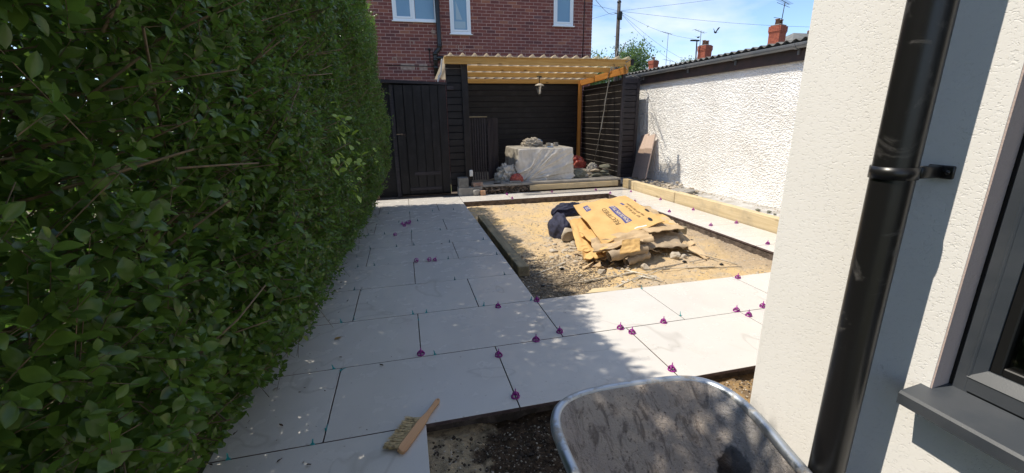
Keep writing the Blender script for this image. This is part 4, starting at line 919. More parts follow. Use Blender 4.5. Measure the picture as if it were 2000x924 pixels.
# covered table
tc_ = MB(); tx0, tx1, ty0, ty1, tz0, tz1 = 2.13, 3.28, 8.06, 9.12, .17, .79
from mathutils import noise as mno
per = []
def rrect(n=110, r=.05):
    out = []
    cs = [((tx1-r, ty0+r), -90), ((tx1-r, ty1-r), 0), ((tx0+r, ty1-r), 90), ((tx0+r, ty0+r), 180)]
    for k, (c, a0) in enumerate(cs):
        for j in range(6): a = R(a0+j*18); out.append((c[0]+r*math.cos(a), c[1]+r*math.sin(a), math.cos(a), math.sin(a)))
        c2, a2 = cs[(k+1) % 4]; a = R(a0+90); p = Vector((c[0]+r*math.cos(a), c[1]+r*math.sin(a))); q = Vector((c2[0]+r*math.cos(a), c2[1]+r*math.sin(a)))
        for j in range(1, n): w_ = p.lerp(q, j/n); out.append((w_.x, w_.y, math.cos(a), math.sin(a)))
    return out
per = rrect(); NP = len(per); NZ = 64; v = []; f = []
for i in range(NZ+1):
    t = i/NZ; z = tz1-.012-(tz1-tz0-.012)*t
    for (x, y, nx_, ny_) in per:
        s1 = (x-tx0)*.8+(1-t)*-.62*1.0 if ny_ < -.5 else x+y
        fold = 1-2*abs(((s1*3.0+mno.noise(Vector((x*2, y*2, t*2)))*.6) % 1)-.5)
        o_ = .022*t+(.15+t*.85)*.055*fold**3+.02*mno.noise(Vector((x*5, y*5, t*3)))*(.3+t)+.008*mno.noise(Vector((x*17, y*17, t*9)))
        if ny_ < -.5:
            for (ex, ez, am_) in ((2.62, .79, .022), (2.86, .79, .03), (3.02, .79, .028), (3.2, .70, .024), (3.28, .50, .02), (3.3, .33, .016)):
                dx_, dz_ = ex-2.22, ez-.19; ll = math.hypot(dx_, dz_); dd = ((x-2.22)*dz_-(z-.19)*dx_)/ll; al = ((x-2.22)*dx_+(z-.19)*dz_)/ll/ll
                if 0 < al < 1.05: o_ += am_*(.35+.65*math.sin(math.pi*min(1, al)))*math.exp(-(dd/(.012+.022*al))**2)-am_*.4*math.exp(-((dd-.03)/(.02))**2)
            o_ += .004*(1-min(1, abs(((x*1.0-2.13) % .16)-.08)/.006))*(1 if z > .4 else .3)
        v.append((x+nx_*o_, y+ny_*o_, z))
for i in range(NZ):
    for k in range(NP): f.append((i*NP+k, i*NP+(k+1) % NP, (i+1)*NP+(k+1) % NP, (i+1)*NP+k))
base_n = len(v)
for s__ in (.97, .9, .6, .2):
    for (x, y, nx_, ny_) in per:
        cxx, cyy = (tx0+tx1)/2, (ty0+ty1)/2; xx, yy = cxx+(x-cxx)*s__, cyy+(y-cyy)*s__
        v.append((xx, yy, tz1+.006*mno.noise(Vector((xx*6, yy*6, 0)))))
for q in range(4):
    a0 = (0 if q == 0 else base_n+(q-1)*NP); b0 = base_n+q*NP
    for k in range(NP): f.append((a0+k, b0+k, b0+(k+1) % NP, a0+(k+1) % NP))
f.append(tuple(range(base_n+3*NP, base_n+4*NP)))
tag(tc_.add(v, f).build('covered_table', MT['tarp'], None, True), 'square table draped in wrinkled silver grey sheeting on the platform', 'table')
blob('plastic_bag', (1.93, 8.2, .17), (.21, .13, .22), MT['bagw'], 'white crumpled plastic sheet heaped left of the covered table', 'plastic bag', 3, .45, 2.6)
blob('plastic_bag', (2.08, 8.0, .17), (.12, .06, .11), MT['bagr'], 'dark red bag showing from the plastic left of the table', 'plastic bag', 4, .25, 2)
tag(MB().bbox((-.11, -.05, 0), (.11, .05, .03), .004).build('board_piece', MT['concrete'], None, loc=(2.02, 7.88, .171), rot=(.05, 0, -.2)), 'flat grey offcut on the platform before the white plastic', 'offcut')
tag(MB().bbox((-.07, -.02, 0), (.07, .02, .018), .003).build('board_piece', MT['gasket'], None, loc=(1.66, 7.85, .171), rot=(0, 0, .1)), 'thin dark offcut on the platform edge left of the plastic', 'offcut')
blob('rag', (2.62, 8.75, .79), (.20, .12, .12), MT['cloth'], 'cream bundle of rags on top of the covered table', 'rag', 6, .4, 2.6)
blob('packet', (2.74, 8.8, .87), (.11, .07, .045), MT['blue'], 'blue and white packet lying on the rags', 'packet', 7, .3, 2)
for x, y, l, mt in [(2.87, 8.42, 'left small grey box on the covered table', 'concrete'), (3.06, 8.5, 'right small grey box on the covered table', 'concrete')]:
    tag(MB().bbox((-.04, -.035, 0), (.04, .035, .075), .004).build('small_box', MT[mt], None, loc=(x, y, .795), rot=(0, 0, .2)), l, 'box')
tag(MB().lathe([(.0001, 0), (.035, 0), (.035, .06), (.0001, .06)], 16).build('roll', MT['white'], None, True, loc=(2.96, 8.5, .793)), 'white roll standing between the two small grey boxes', 'roll')
tag(MB().bbox((-.06, -.04, 0), (.06, .04, .012), .003).build('packet', MT['blue'], None, loc=(2.85, 8.25, .796)), 'flat blue packet near the front edge of the covered table', 'packet')
chunk('stone', (2.42, 8.2, .793), (.03, .02, .012), MT['bagw'], 'small pale lump on the front left of the covered table', 'lump', None, 8)
blob('plastic_bag', (3.62, 8.85, .30), (.22, .16, .17), MT['bagr'], 'red and orange plastic bags heaped right of the covered table', 'plastic bag', 11, .45, 2.4)
blob('plastic_bag', (3.93, 8.55, .22), (.12, .07, .11), MT['bagr'], 'small red and white bag beside the grey cable', 'plastic bag', 13, .4, 2.4)
blob('plastic_bag', (3.86, 8.42, .20), (.12, .06, .15), MT['bagw'], 'pale folded bag left of the small red one', 'plastic bag', 14, .4, 2.4)
blob('plastic_bag', (3.45, 8.2, .17), (.18, .13, .11), MT['greygreen'], 'dull green bag at the right foot of the covered table', 'plastic bag', 15, .3, 2)
STN = [(3.72, 8.3, .17, .15, 'brown flat stone behind the green bag'), (3.83, 8.12, .17, .17, 'pale flat stone at the platform front'), (3.95, 8.3, .17, .16, 'long flat stone in the middle of the heap'), (3.9, 8.32, .24, .17, 'flat stone lying across the middle of the heap'), (4.07, 8.2, .17, .13, 'bottom stone of the right hand stack'), (4.06, 8.21, .23, .13, 'second stone of the right hand stack'), (4.07, 8.22, .28, .12, 'third stone of the right hand stack'), (4.05, 8.22, .33, .14, 'top stone of the right hand stack'), (3.62, 8.55, .17, .14, 'tan stone under the red bags'), (3.6, 8.1, .17, .08, 'small brown stone beside the green bag')]
for k, (x, y, z, s_, l) in enumerate(STN): chunk('stone', (x, y, z), (s_, s_*.6, .045), MT['greygreen'] if k % 3 else MT['rubble'], l, 'stone', 'stones heaped at the right of the platform', 20+k, rz=random.uniform(-.5, .5), sub=2)

# ------------------------------------------------------------------ cardboard heap
pile = 0
def surf(c, u, v_, bulge=0, sag=0, crum=0, seed=0, fr=4):
    crum = crum*1.25
    A, B, C_, D_ = [Vector(q) for q in c]
    u2 = u-bulge*math.sin(math.pi*v_)*(1-u); p = (A*(1-u2)+B*u2)*(1-v_)+(D_*(1-u2)+C_*u2)*v_
    p.z -= sag*((2*u-1)**2+(2*v_-1)**2)*.5
    if crum: p.z += crum*(1-2*abs(mno.noise(Vector((u*fr+seed*3.7, v_*fr, seed)))))-crum*.7; p.x += crum*.5*mno.noise(Vector((v_*fr, seed, u*fr))); p.y += crum*.5*mno.noise(Vector((v_*fr+9, seed, u*fr)))
    return p
def sheet(c, mat, label, th=.006, nu=14, nv=14, name='cardboard_sheet', **k):
    v = []; f = []; e = .0
    for i in range(nu+1):
        for j in range(nv+1): v.append(surf(c, i/nu, j/nv, **k))
    n1 = len(v); v += [p-Vector((0, 0, th)) for p in v]
    for i in range(nu):
        for j in range(nv):
            a = i*(nv+1)+j; f.append((a, a+nv+1, a+nv+2, a+1)); f.append((n1+a, n1+a+1, n1+a+nv+2, n1+a+nv+1))
    ring = [(i, 0) for i in range(nu)]+[(nu, j) for j in range(nv)]+[(nu-i, nv) for i in range(nu)]+[(0, nv-j) for j in range(nv)]
    ids = [i*(nv+1)+j for i, j in ring]
    for a, b in zip(ids, ids[1:]+ids[:1]): f.append((b, a, n1+a, n1+b))
    o = MB().add(v, f).build(name, mat, None, True); md = o.modifiers.new('edge', 'EDGE_SPLIT'); md.split_angle = R(50)
    return tag(o, label, 'cardboard', 'flattened cardboard heaped in the pit')
TC = [(1.844, 4.499, .40), (2.655, 4.787, .415), (2.711, 3.984, .27), (1.844, 3.703, .16)]
kw = dict(bulge=.0, sag=.012, crum=.012, seed=2, fr=3)
top = sheet(TC, MT['card'], 'large flat carton on top of the heap printed RECTIFIED', .007, 24, 24, **kw)
def onsheet(name, body, v0, u0, size, mat, sx=1., bold=0.0):
    cu = bpy.data.curves.new(name, 'FONT'); cu.body = body; cu.size = 1; cu.offset = bold; cu.resolution_u = 3; ob = bpy.data.objects.new('tmp', cu); COL.objects.link(ob)
    dg = bpy.context.evaluated_depsgraph_get(); me = bpy.data.meshes.new_from_object(ob.evaluated_get(dg)); bpy.data.objects.remove(ob)
    for vv in me.vertices:
        tx, ty = vv.co.x*size*sx, vv.co.y*size; vv.co = surf(TC, u0-ty/.9, v0-tx/.83, **kw)+Vector((0, 0, .0022))
    me.materials.clear(); me.materials.append(mat); return link(name, me, top)
def patch(name, v0, v1, u0, u1, mat, z=.0012):
    b = MB(); n = 14; v = []
    for i in range(n+1):
        for j in range(5): v.append(surf(TC, u0+(u1-u0)*j/4, v0+(v1-v0)*i/n, **kw)+Vector((0, 0, z)))
    b.add(v, [(i*5+j, i*5+j+1, i*5+j+6, i*5+j+5) for i in range(n) for j in range(4)]); return b.build(name, mat, top, True)
onsheet('lettering', 'RECTIFIED', .745, .425, .098, MT['ink'], .86)
patch('blue_band', .28, .77, .485, .60, MT['blue_ink']); onsheet('lettering', 'PORCELAIN TILES', .76, .575, .075, MT['pale_ink'], .70, .01)
patch('blue_label', .10, .25, .12, .20, MT['blue_ink']); onsheet('lettering', '20', .22, .19, .07, MT['pale_ink'])
onsheet('lettering', 'REF  SIZE 60 x 90', .74, .77, .05, MT['ink'], .85); onsheet('lettering', 'MIX BEFORE FIXING', .74, .84, .05, MT['ink'], .85); patch('blue_label', .22, .31, .735, .775, MT['blue_ink'])
patch('tape_strip', .935, .96, .52, .72, MT['tape'])
hole = MB(); 
for (uu, vv_) in ((.84, .86), (.975, .62)):
    c = [surf(TC, uu+.028*math.cos(a), vv_+.05*math.sin(a), **kw)+Vector((0, 0, .0015)) for a in np.linspace(0, 6.283, 15)[:-1]]; hole.add(c, [tuple(range(14))])
hole.build('hand_hole', MT['gasket'], top)
for k in range(9):
    pass
sheet([(1.74, 4.10, .19), (2.25, 4.1, .22), (2.38, 3.70, .17), (1.80, 3.60, .11)], MT['card'], 'lower carton flap sticking out in front of the printed sheet', crum=.012, seed=5, fr=3)
sheet([(1.76, 4.40, .24), (2.0, 4.42, .26), (1.84, 3.80, .04), (1.66, 3.90, .03)], MT['card'], 'carton flap bent down at the left side of the heap', crum=.02, seed=6, fr=3)
SH = [([(1.78, 3.86, .17), (2.34, 3.80, .24), (2.34, 3.58, .20), (1.70, 3.62, .10)], 'card2', 'folded carton flap low at the front left of the heap', .03),
 ([(2.3, 3.95, .18), (2.85, 4.2, .16), (2.80, 3.68, .05), (2.25, 3.66, .08)], 'card3', 'brown carton under the printed sheet at the front right', .03),
 ([(2.3, 4.1, .23), (2.98, 4.35, .20), (2.92, 3.92, .17), (2.4, 3.75, .21)], 'card2', 'torn carton layer just below the printed sheet corner', .03),
 ([(2.4, 4.4, .25), (3.03, 4.5, .2), (2.97, 4.08, .17), (2.5, 4.0, .24)], 'card', 'carton edge jutting out right of the printed sheet', .025),
 ([(2.7, 4.9, .25), (3.22, 5.1, .17), (3.14, 4.65, .14), (2.7, 4.4, .24)], 'card2', 'grey brown carton with a hand hole behind the heap at right', .02),
 ([(2.6, 4.3, .12), (3.06, 4.3, .08), (2.98, 3.8, .02), (2.6, 3.7, .06)], 'card2', 'bottom carton at the right side of the heap', .035),
 ([(1.9, 4.2, .1), (2.5, 4.3, .12), (2.5, 3.7, .04), (1.85, 3.65, .02)], 'card3', 'crumpled bottom carton at the front of the heap', .05),
 ([(1.72, 3.95, .06), (2.02, 3.9, .10), (1.98, 3.68, .03), (1.66, 3.72, .0)], 'card', 'small torn carton piece at the left foot of the heap', .03),
 ([(2.0, 3.6, .20), (2.2, 3.62, .2), (2.14, 3.5, .11), (1.92, 3.5, .10)], 'card', 'rectangular torn flap hanging at the front of the heap', .01),
 ([(2.85, 4.1, .05), (3.02, 4.0, .06), (2.98, 3.55, -.05), (2.9, 3.5, -.05)], 'card2', 'long narrow carton strip leaning at the right front', .01),
 ([(2.8, 4.35, .12), (3.1, 4.3, .1), (3.08, 4.15, .02), (2.82, 4.12, .04)], 'card3', 'curled carton end at the right of the heap', .04)]
for k, (c, mt, l, cr) in enumerate(SH): sheet(c, MT[mt], l, .008, 16, 16, crum=cr, seed=9+k, fr=3.2)
rl = MB()
for (a, b, r0) in (((1.86, 3.60, .045), (2.27, 3.62, .09), .055), ((2.02, 3.54, -.01), (2.3, 3.62, .02), .04)):
    a, b = Vector(a), Vector(b); pts = [a.lerp(b, t/9)+Vector((0, 0, .008*math.sin(t*2))) for t in range(10)]; rl.tube(pts, [r0*(1+.18*math.sin(t*3.1)) for t in range(10)], 12, False)
tag(rl.build('paper_roll', MT['card3'], None, True), 'crumpled rolls of brown paper at the front foot of the heap', 'paper roll')
tag(MB().bbox((-.08, -.035, 0), (.08, .035, .09), .004).build('timber_block', MT['sleeper_old'], None, loc=(3.06, 4.18, .02), rot=(0, 0, .3)), 'short timber offcut poking out of the right side of the heap', 'offcut')
torn = MB(); rr = random.Random(4)
for k in range(34):
    x, y = rr.uniform(1.66, 2.15), rr.uniform(3.55, 4.35); z = float(zpit(np.array(x), np.array(y)))+rr.uniform(.0, .12 if x > 1.8 else .03)
    Mx = Matrix.Translation((x, y, z)) @ Euler((rr.uniform(-.7, .7), rr.uniform(-.7, .7), rr.uniform(0, 3))).to_matrix().to_4x4(); a, b = rr.uniform(.02, .07), rr.uniform(.01, .035)
    torn.add([Mx @ Vector(q) for q in ((-a, -b, 0), (a, -b*.7, .01), (a*.8, b, 0), (-a*.9, b*.8, .008), (-a, -b, -.005), (a, -b*.7, .005), (a*.8, b, -.005), (-a*.9, b*.8, .003))], [(0, 1, 2, 3), (7, 6, 5, 4), (0, 4, 5, 1), (1, 5, 6, 2), (2, 6, 7, 3), (3, 7, 4, 0)])
tag(torn.build('torn_card', MT['card2'], None), 'torn scraps of carton at the left edge of the heap', 'cardboard scraps', kind='stuff')
for k, (x, y, s_, l) in enumerate([(1.80, 4.55, .13, 'large grey rubble lump behind the navy jacket'), (1.84, 4.28, .09, 'grey rubble lump under the left carton flap'), (2.6, 3.58, .07, 'rubble lump under the front right carton'), (2.18, 3.46, .06, 'pale rubble lump at the front of the heap'), (1.74, 3.52, .05, 'pale broken lump at the front left corner of the heap'), (2.72, 3.62, .04, 'small pale lump right of the heap front')]):
    chunk('rubble_lump', (x, y, float(zpit(np.array(x), np.array(y)))-.01), (s_, s_*.8, s_*.75), MT['rubble'], l, 'rubble', 'rubble lumps around the cardboard', 40+k)
blob('jacket', (1.82, 4.88, -.08), (.13, .26, .21), MT['navy'], 'navy blue jacket slumped behind the left side of the cardboard', 'jacket', 21, .13, 1.2)
blob('jacket_sleeve', (2.03, 5.12, .12), (.22, .09, .13), MT['navy'], 'navy sleeve piled over the back of the jacket', 'jacket', 22, .16, 1.5)
STR = [([(1.95, 3.42), (2.1, 3.25), (2.15, 3.1)], 'white strap running from the heap front towards the viewer'), ([(1.5, 3.35), (1.95, 3.38), (2.45, 3.44), (2.9, 3.5)], 'long white strap lying across the sand before the heap'), ([(1.58, 3.08), (1.75, 3.16), (2.0, 3.28), (2.3, 3.36)], 'white strap curving in from the near pit edge'), ([(2.75, 3.9), (2.95, 3.6), (3.1, 3.3)], 'white strap running from the heap to the near right corner'), ([(2.3, 3.36), (2.7, 3.3), (3.1, 3.24)], 'thin white strap lying towards the right hand corner'), ([(1.22, 3.72), (1.42, 3.8), (1.7, 3.98)], 'thin pale strap in the sand left of the heap'), ([(1.15, 3.38), (1.2, 3.32)], 'short white strap bit in the shaded gravel'), ([(1.32, 3.33), (1.5, 3.5), (1.72, 3.6)], 'thin dark twig like strap left before the heap')]
for k, (p, l) in enumerate(STR):
    pts = [(x, y, float(zpit(np.array(x), np.array(y)))+.012+.01*(i % 2)) for i, (x, y) in enumerate(p)]
    cable('strap', pts, .0045 if k < 5 else .003, MT['strap'] if k != 7 else MT['twig'], l, 'strap', 'packing straps strewn in the pit', n=5, ns=8)
tag(MB().add([(1.36, 2.99, -.03), (1.44, 3.045, -.02), (1.60, 3.02, -.015), (1.76, 2.965, -.02), (1.6, 2.97, -.028), (1.36, 2.99, -.04), (1.44, 3.045, -.035), (1.60, 3.02, -.03), (1.76, 2.965, -.03), (1.6, 2.97, -.04)], [(0, 1, 2, 4), (2, 3, 4), (9, 7, 6, 5), (9, 8, 7), (0, 4, 9, 5), (4, 3, 8, 9)]).build('wood_splinter', MT['sleeper'], None), 'pale wood splinter against the near edge of the pit', 'splinter')
for k, (x, y, l) in enumerate([(1.42, 3.72, 'small black scrap on the sand left of the heap'), (1.11, 3.36, 'black scrap in the gravel by the weathered sleeper'), (1.66, 3.16, 'dark blue scrap near the pit edge'), (2.98, 3.38, 'dark grey scrap near the right corner of the pit'), (2.62, 3.46, 'black scrap among rubble right of the heap')]):
    chunk('scrap', (x, y, float(zpit(np.array(x), np.array(y)))), (.03, .02, .016), MT['metal'], l, 'scrap', None, 60+k)

# ------------------------------------------------------------------ brick house behind
bh = empty('brick_house', (1, 14, 0), 'red brick house with white windows standing behind the shelter', 'house'); bmx = Matrix.Translation((-1, -14, 0))
BY = 11.5; XR = 5.115
core = MB().box((-4, BY, -.15), (XR-.006, 17, 6.0)); bw = core.build('wall', MT['mortar'], bh, mw=bmx.copy())
wins = [(-.02, 1.02, 3.66, 4.72, 'w1'), (1.34, 1.85, 3.41, 4.9, 'w2'), (4.03, 4.57, 3.68, 4.9, 'w3')]
me_b = MB().bbox((-.1065, -.0, -.0315), (.1065, .05, .0315), .0015).mesh('brick', MT['brick'])
allb = []
nrow = int(6.0/.075)
for r_ in range(0, nrow):
    z = r_*.075+.0375; k = -19
    while True:
        off_ = .5 if r_ % 2 else 0.
        x = (k+.5-off_)*.225; k += 1
        if x-.1075 > XR: break
        x0, x1 = max(x-.1075, -4), min(x+.1075, XR)
        segs = [(x0, x1)]
        for (a, b, c, d, _) in wins:
            if z > c-.02 and z < d+.02:
                ns_ = []
                for s0, s1 in segs:
                    if s1 <= a or s0 >= b: ns_.append((s0, s1))
                    else:
                        if s0 < a-.02: ns_.append((s0, a))
                        if s1 > b+.02: ns_.append((b, s1))
                segs = ns_
        for s0, s1 in segs:
            if s1-s0 > .015: allb.append((s0, s1, z))
vis = [q for q in allb if -.1 < q[0] and 2.5 < q[2] < 4.5 and q[1]-q[0] > .2]
vis.sort(key=lambda q: (abs(q[2]-3.35)*1.5+abs((q[0]-2.6))*.25)); ind = set(vis[:300]); rest = MB()
for q in allb:
    j = random.uniform(-.002, .002)
    if q in ind: link('brick', me_b, bw, loc=((q[0]+q[1])/2, BY-.005+j, q[2]))
    else: rest.box((q[0]+.001, BY-.005+j, q[2]-.0315), (q[1]-.001, BY+.04, q[2]+.0315))
rest.build('brick', MT['brick'], bw)['kind'] = 'stuff'
sb = MB()
for r_ in range(nrow):
    for k in range(24):
        y0 = BY+.0+k*.225+(.11 if r_ % 2 else 0); sb.box((XR-.05, y0+.052, r_*.075+.005), (XR+.004, y0+.215+.052, r_*.075+.07))
sb.build('side_bricks', MT['brick'], bw)['kind'] = 'stuff'
for (a, b, c, d, nm_) in wins:
    wv = MB(); y0 = BY-.018; fw = .055
    wv.bbox((a, y0, c), (a+fw, y0+.07, d), .004); wv.bbox((b-fw, y0, c), (b, y0+.07, d), .004); wv.bbox((a+fw, y0, c), (b-fw, y0+.07, c+fw), .004); wv.bbox((a+fw, y0, d-fw), (b-fw, y0+.07, d), .004)
    if nm_ == 'w1': wv.bbox((.43, y0-.002, c), (.50, y0+.07, d), .004)
    wo_ = wv.build('window', MT['upvc'], bh, mw=bmx.copy())
    if nm_ == 'w1': cols = [(a+fw, .43, True), (.50, b-fw, False)]
    else: cols = [(a+fw, b-fw, True)]
    for (p, q, sash) in cols:
        if sash:
            s_ = MB(); s0 = .04; z0, z1 = c+fw, d-fw
            s_.bbox((p, y0-.012, z0), (p+s0, y0+.04, z1), .004); s_.bbox((q-s0, y0-.012, z0), (q, y0+.04, z1), .004); s_.bbox((p+s0, y0-.012, z0), (q-s0, y0+.04, z0+s0), .004); s_.bbox((p+s0, y0-.012, z1-s0), (q-s0, y0+.04, z1), .004); s_.build('sash', MT['upvc'], wo_)
        MB().box((p+.01, y0+.006, c+.05), (q-.01, y0+.013, d-.05)).build('pane', MT['winglass'], wo_)
    MB().bbox((a-.03, y0-.05, c-.028), (b+.03, y0+.07, c-.002), .004).build('sill', MT['upvc'], wo_)
    if nm_ == 'w2':
        sl_ = MB(); yy = y0+.003; sl_.add([(a+.15, yy, c+.32), (a+.15, yy, c+.75), (a+.30, yy, c+.32), (a+.17, yy+.002, c+.32), (a+.15, yy+.002, c+.75), (a+.30, yy+.002, c+.32)], [(0, 1, 2), (5, 4, 3)]); sl_.box((a+.11, yy, c+.12), (a+.38, yy+.003, c+.28)); sl_.build('sailboat_ornament', glassmat('pale_shape', (.30, .40, .46), .3), wo_)
# patches of bare mortar on the wall
pm = simple('old_mortar_patch', (.42, .30, .24), .95, (.3, .2, .16), 14)
def mpatch(b): b.build('mortar_patch', pm, bh, mw=bmx.copy())
for (x, z) in ((.38, 3.18), (-.06, 2.80)):
    mpatch(MB().add([(x+a, BY-.0135, z+c) for a, c in ((-.05, -.04), (-.03, -.04), (-.03, .03), (.03, .03), (.03, -.04), (.05, -.04), (.05, .05), (-.05, .05))]+[(x+a, BY, z+c) for a, c in ((-.05, -.04), (-.03, -.04), (-.03, .03), (.03, .03), (.03, -.04), (.05, -.04), (.05, .05), (-.05, .05))], [tuple(range(8)), tuple(range(8, 16))[::-1]]+[(i, 8+i, 8+(i+1) % 8, (i+1) % 8) for i in range(8)]))
x, z = 1.58, 3.09; U_ = ((-.09, .08), (-.09, .06), (-.07, .05), (-.07, -.05), (-.03, -.08), (.03, -.08), (.07, -.05), (.07, .05), (.09, .06), (.09, .08), (.05, .06), (.05, -.04), (.02, -.055), (-.02, -.055), (-.05, -.04), (-.05, .06)); n_ = len(U_)
mpatch(MB().add([(x+a, BY-.0135, z+c) for a, c in U_]+[(x+a, BY, z+c) for a, c in U_], [tuple(range(n_)), tuple(range(n_, 2*n_))[::-1]]+[(i, n_+i, n_+(i+1) % n_, (i+1) % n_) for i in range(n_)]))
for (x, z, w_, h_) in ((.24, 2.63, .17, .07), (.62, 2.62, .10, .07), (.92, 3.44, .05, .04)): mpatch(MB().box((x-w_, BY-.0125, z-h_), (x+w_, BY-.002, z+h_)))
sp_ = MB(); yy = BY-.11
sp_.tube([(1.02, yy, 5.6), (1.04, yy, 3.12), (1.03, yy, 3.04), (.93, yy, 2.95), (.92, yy, 2.88), (.92, yy, 2.4)], .052, 14); sp_.tube([(.92, yy, 2.83), (1.25, yy, 2.83)], .05, 12)
for z in (3.1, 2.92, 2.78, 2.6): 
    sp_.lathe([(.05, -.035), (.062, -.035), (.062, .035), (.05, .035)], 14, ((1.04 if z > 3 else .92), yy, z))
sp_.build('soil_pipe', MT['pipe'], bh, True, mw=bmx.copy())
cb = MB(); cb.tube([(.79, BY-.02, 3.03), (.79, BY-.02, 2.75), (.88, BY-.02, 2.64), (-.3, BY-.02, 2.66)], .009, 6); cb.build('wall_cable', MT['gasket'], bh, True, mw=bmx.copy())
MB().lathe([(.0001, .03), (.03, .03), (.03, 0), (.0001, 0)], 10, (.79, BY-.02, 3.02)).build('wall_vent', MT['pipe'], bh, True, mw=bmx.copy())
MB().tube([(4.86, BY-.02, 2.5), (4.88, BY-.02, 4.35), (5.08, BY-.02, 4.42)], .009, 6).build('wall_cable', MT['gasket'], bh, True, mw=bmx.copy())
fl_ = MB().bbox((5.08, BY-.10, 4.40), (5.22, BY-.0, 4.50), .01); fl_.build('security_lamp', MT['metal'], bh, mw=bmx.copy())
rf_ = MB(); rf_.add([(-4.4, 11.1, 5.95), (5.5, 11.1, 5.95), (5.5, 17.4, 5.95), (-4.4, 17.4, 5.95), (-1.5, 14.25, 8.2), (2.6, 14.25, 8.2)], [(0, 1, 5, 4), (1, 2, 5), (2, 3, 4, 5), (3, 0, 4), (3, 2, 1, 0)]); rf_.build('roof', MT['slate'], bh, mw=bmx.copy())

# ------------------------------------------------------------------ distance: houses, chimneys, trees, pole, wires
def far_house(x, y, w_, d_, ze, zr, label, wallmat='render', rot=0):
    h = empty('house', (x, y, 0), label, 'house', rz=rot)
    MB().box((-w_/2, -d_/2, -.15), (w_/2, d_/2, ze)).build('wall', MT[wallmat], h)
    k = d_/2*.98; e = .35
    MB().add([(-w_/2-e, -d_/2-e, ze-.05), (w_/2+e, -d_/2-e, ze-.05), (w_/2+e, d_/2+e, ze-.05), (-w_/2-e, d_/2+e, ze-.05), (-w_/2+k, 0, zr), (w_/2-k, 0, zr)], [(0, 1, 5, 4), (1, 2, 5), (2, 3, 4, 5), (3, 0, 4), (3, 2, 1, 0)]).build('roof', MT['slate'], h)
    for sx_ in (-1, 1):
        o = MB().bbox((sx_*w_/4-.6, -d_/2-.03, ze-1.6), (sx_*w_/4+.6, -d_/2+.02, ze-.5), .01).build('window', MT['upvc'], h); MB().box((sx_*w_/4-.5, -d_/2-.034, ze-1.5), (sx_*w_/4+.5, -d_/2-.02, ze-.6)).build('pane', MT['winglass'], o)
    return h
def chimney(h, x, y, z0, z1, w_, d_, pots=2, rz=0):
    b = MB(); nb = int((z1-z0)/.075)
    rr_ = random.Random(int(x*10))
    for r_ in range(nb):
        ex = .04 if r_ > nb-5 else (.02 if r_ == nb-5 else 0)
        b.box((-w_/2-ex+rr_.uniform(0, .006), -d_/2-ex, z0+r_*.075+.008), (w_/2+ex-rr_.uniform(0, .006), d_/2+ex, z0+r_*.075+.075))
    b.box((-w_/2+.008, -d_/2+.008, z0), (w_/2-.008, d_/2-.008, z1-.01)); o = b.build('chimney', MT['chimney'], h); o.location = (x, y, 0); o.rotation_euler.z = rz
    c = MB(); c.bbox((-w_/2+.02, -d_/2+.02, z1-.002), (w_/2-.02, d_/2-.02, z1+.06), .02); c.build('flaunching', MT['concrete'], o)
    for k in range(pots):
        MB().lathe([(.0001, .05), (.12, .05), (.10, .3), (.13, .32), (.13, .36), (.09, .36), (.09, .3)], 14, ((k-(pots-1)/2)*w_*.5, 0, z1)).build('pot', MT['terracotta'], o, True)
    return o
def aerial(h, x, y, z0, z1, L_, n, rz, label=None, lean=0):
    b = MB(); b.tube([(0, 0, z0), (lean, 0, z1)], .022, 6)
    b.tube([(lean-L_*.65, 0, z1+.12), (lean+L_*.35, 0, z1-.05)], .014, 5)
    for k in range(n):
        t = k/(n-1); xx = lean-L_*.65+L_*t; zz = z1+.12-.17*t; b.tube([(xx, -.22, zz), (xx, .22, zz)], .008, 4)
    if n > 7: b.tube([(lean-L_*.6, 0, z1-.13), (lean+L_*.4, 0, z1-.2)], .012, 5); b.tube([(-L_*.6, 0, z0+.35), (0, 0, z0+.38)], .012, 5)
    o = b.build('aerial', MT['metal'], h, True); o.location = (x, y, 0); o.rotation_euler.z = rz; return o
hA = far_house(25.2, 24.2, 9, 8, 3.9, 6.35, 'house whose tall red chimney with big aerial rises right of the garage roof'); chimney(hA, -3.55, -1.8, 3.5, 6.30, .78, .6, 2, rz=.35); aerial(hA, -3.5, -1.9, 6.3, 7.55, 1.5, 11, .35, lean=.12)
chunk_ = MB().lathe([(.0001, .0), (.06, .02), (.05, .15), (.07, .2), (.0001, .24)], 8); o = chunk_.build('finial', MT['terracotta'], hA, True); o.location = (.55, 0, 6.3)
hB = far_house(25.0, 30.5, 9, 8, 3.7, 5.65, 'house with mid distance red chimney above the garage roof'); chimney(hB, -3.75, -2.3, 3.4, 6.1, .72, .6, 2, rz=.3); aerial(hB, -4.2, -2.3, 4.5, 7.0, .9, 5, .1)
hC = far_house(28.6, 43, 10, 8, 4.0, 6.2, 'farthest house with small red chimney before the birch tree'); chimney(hC, -3.9, -2.6, 3.5, 6.65, .72, .6, 1, rz=.3); aerial(hC, -1.0, -1.0, 5.5, 6.9, 1.3, 5, .1); aerial(hC, -2.5, -2.6, 5.5, 9.2, 1.2, 5, .1)
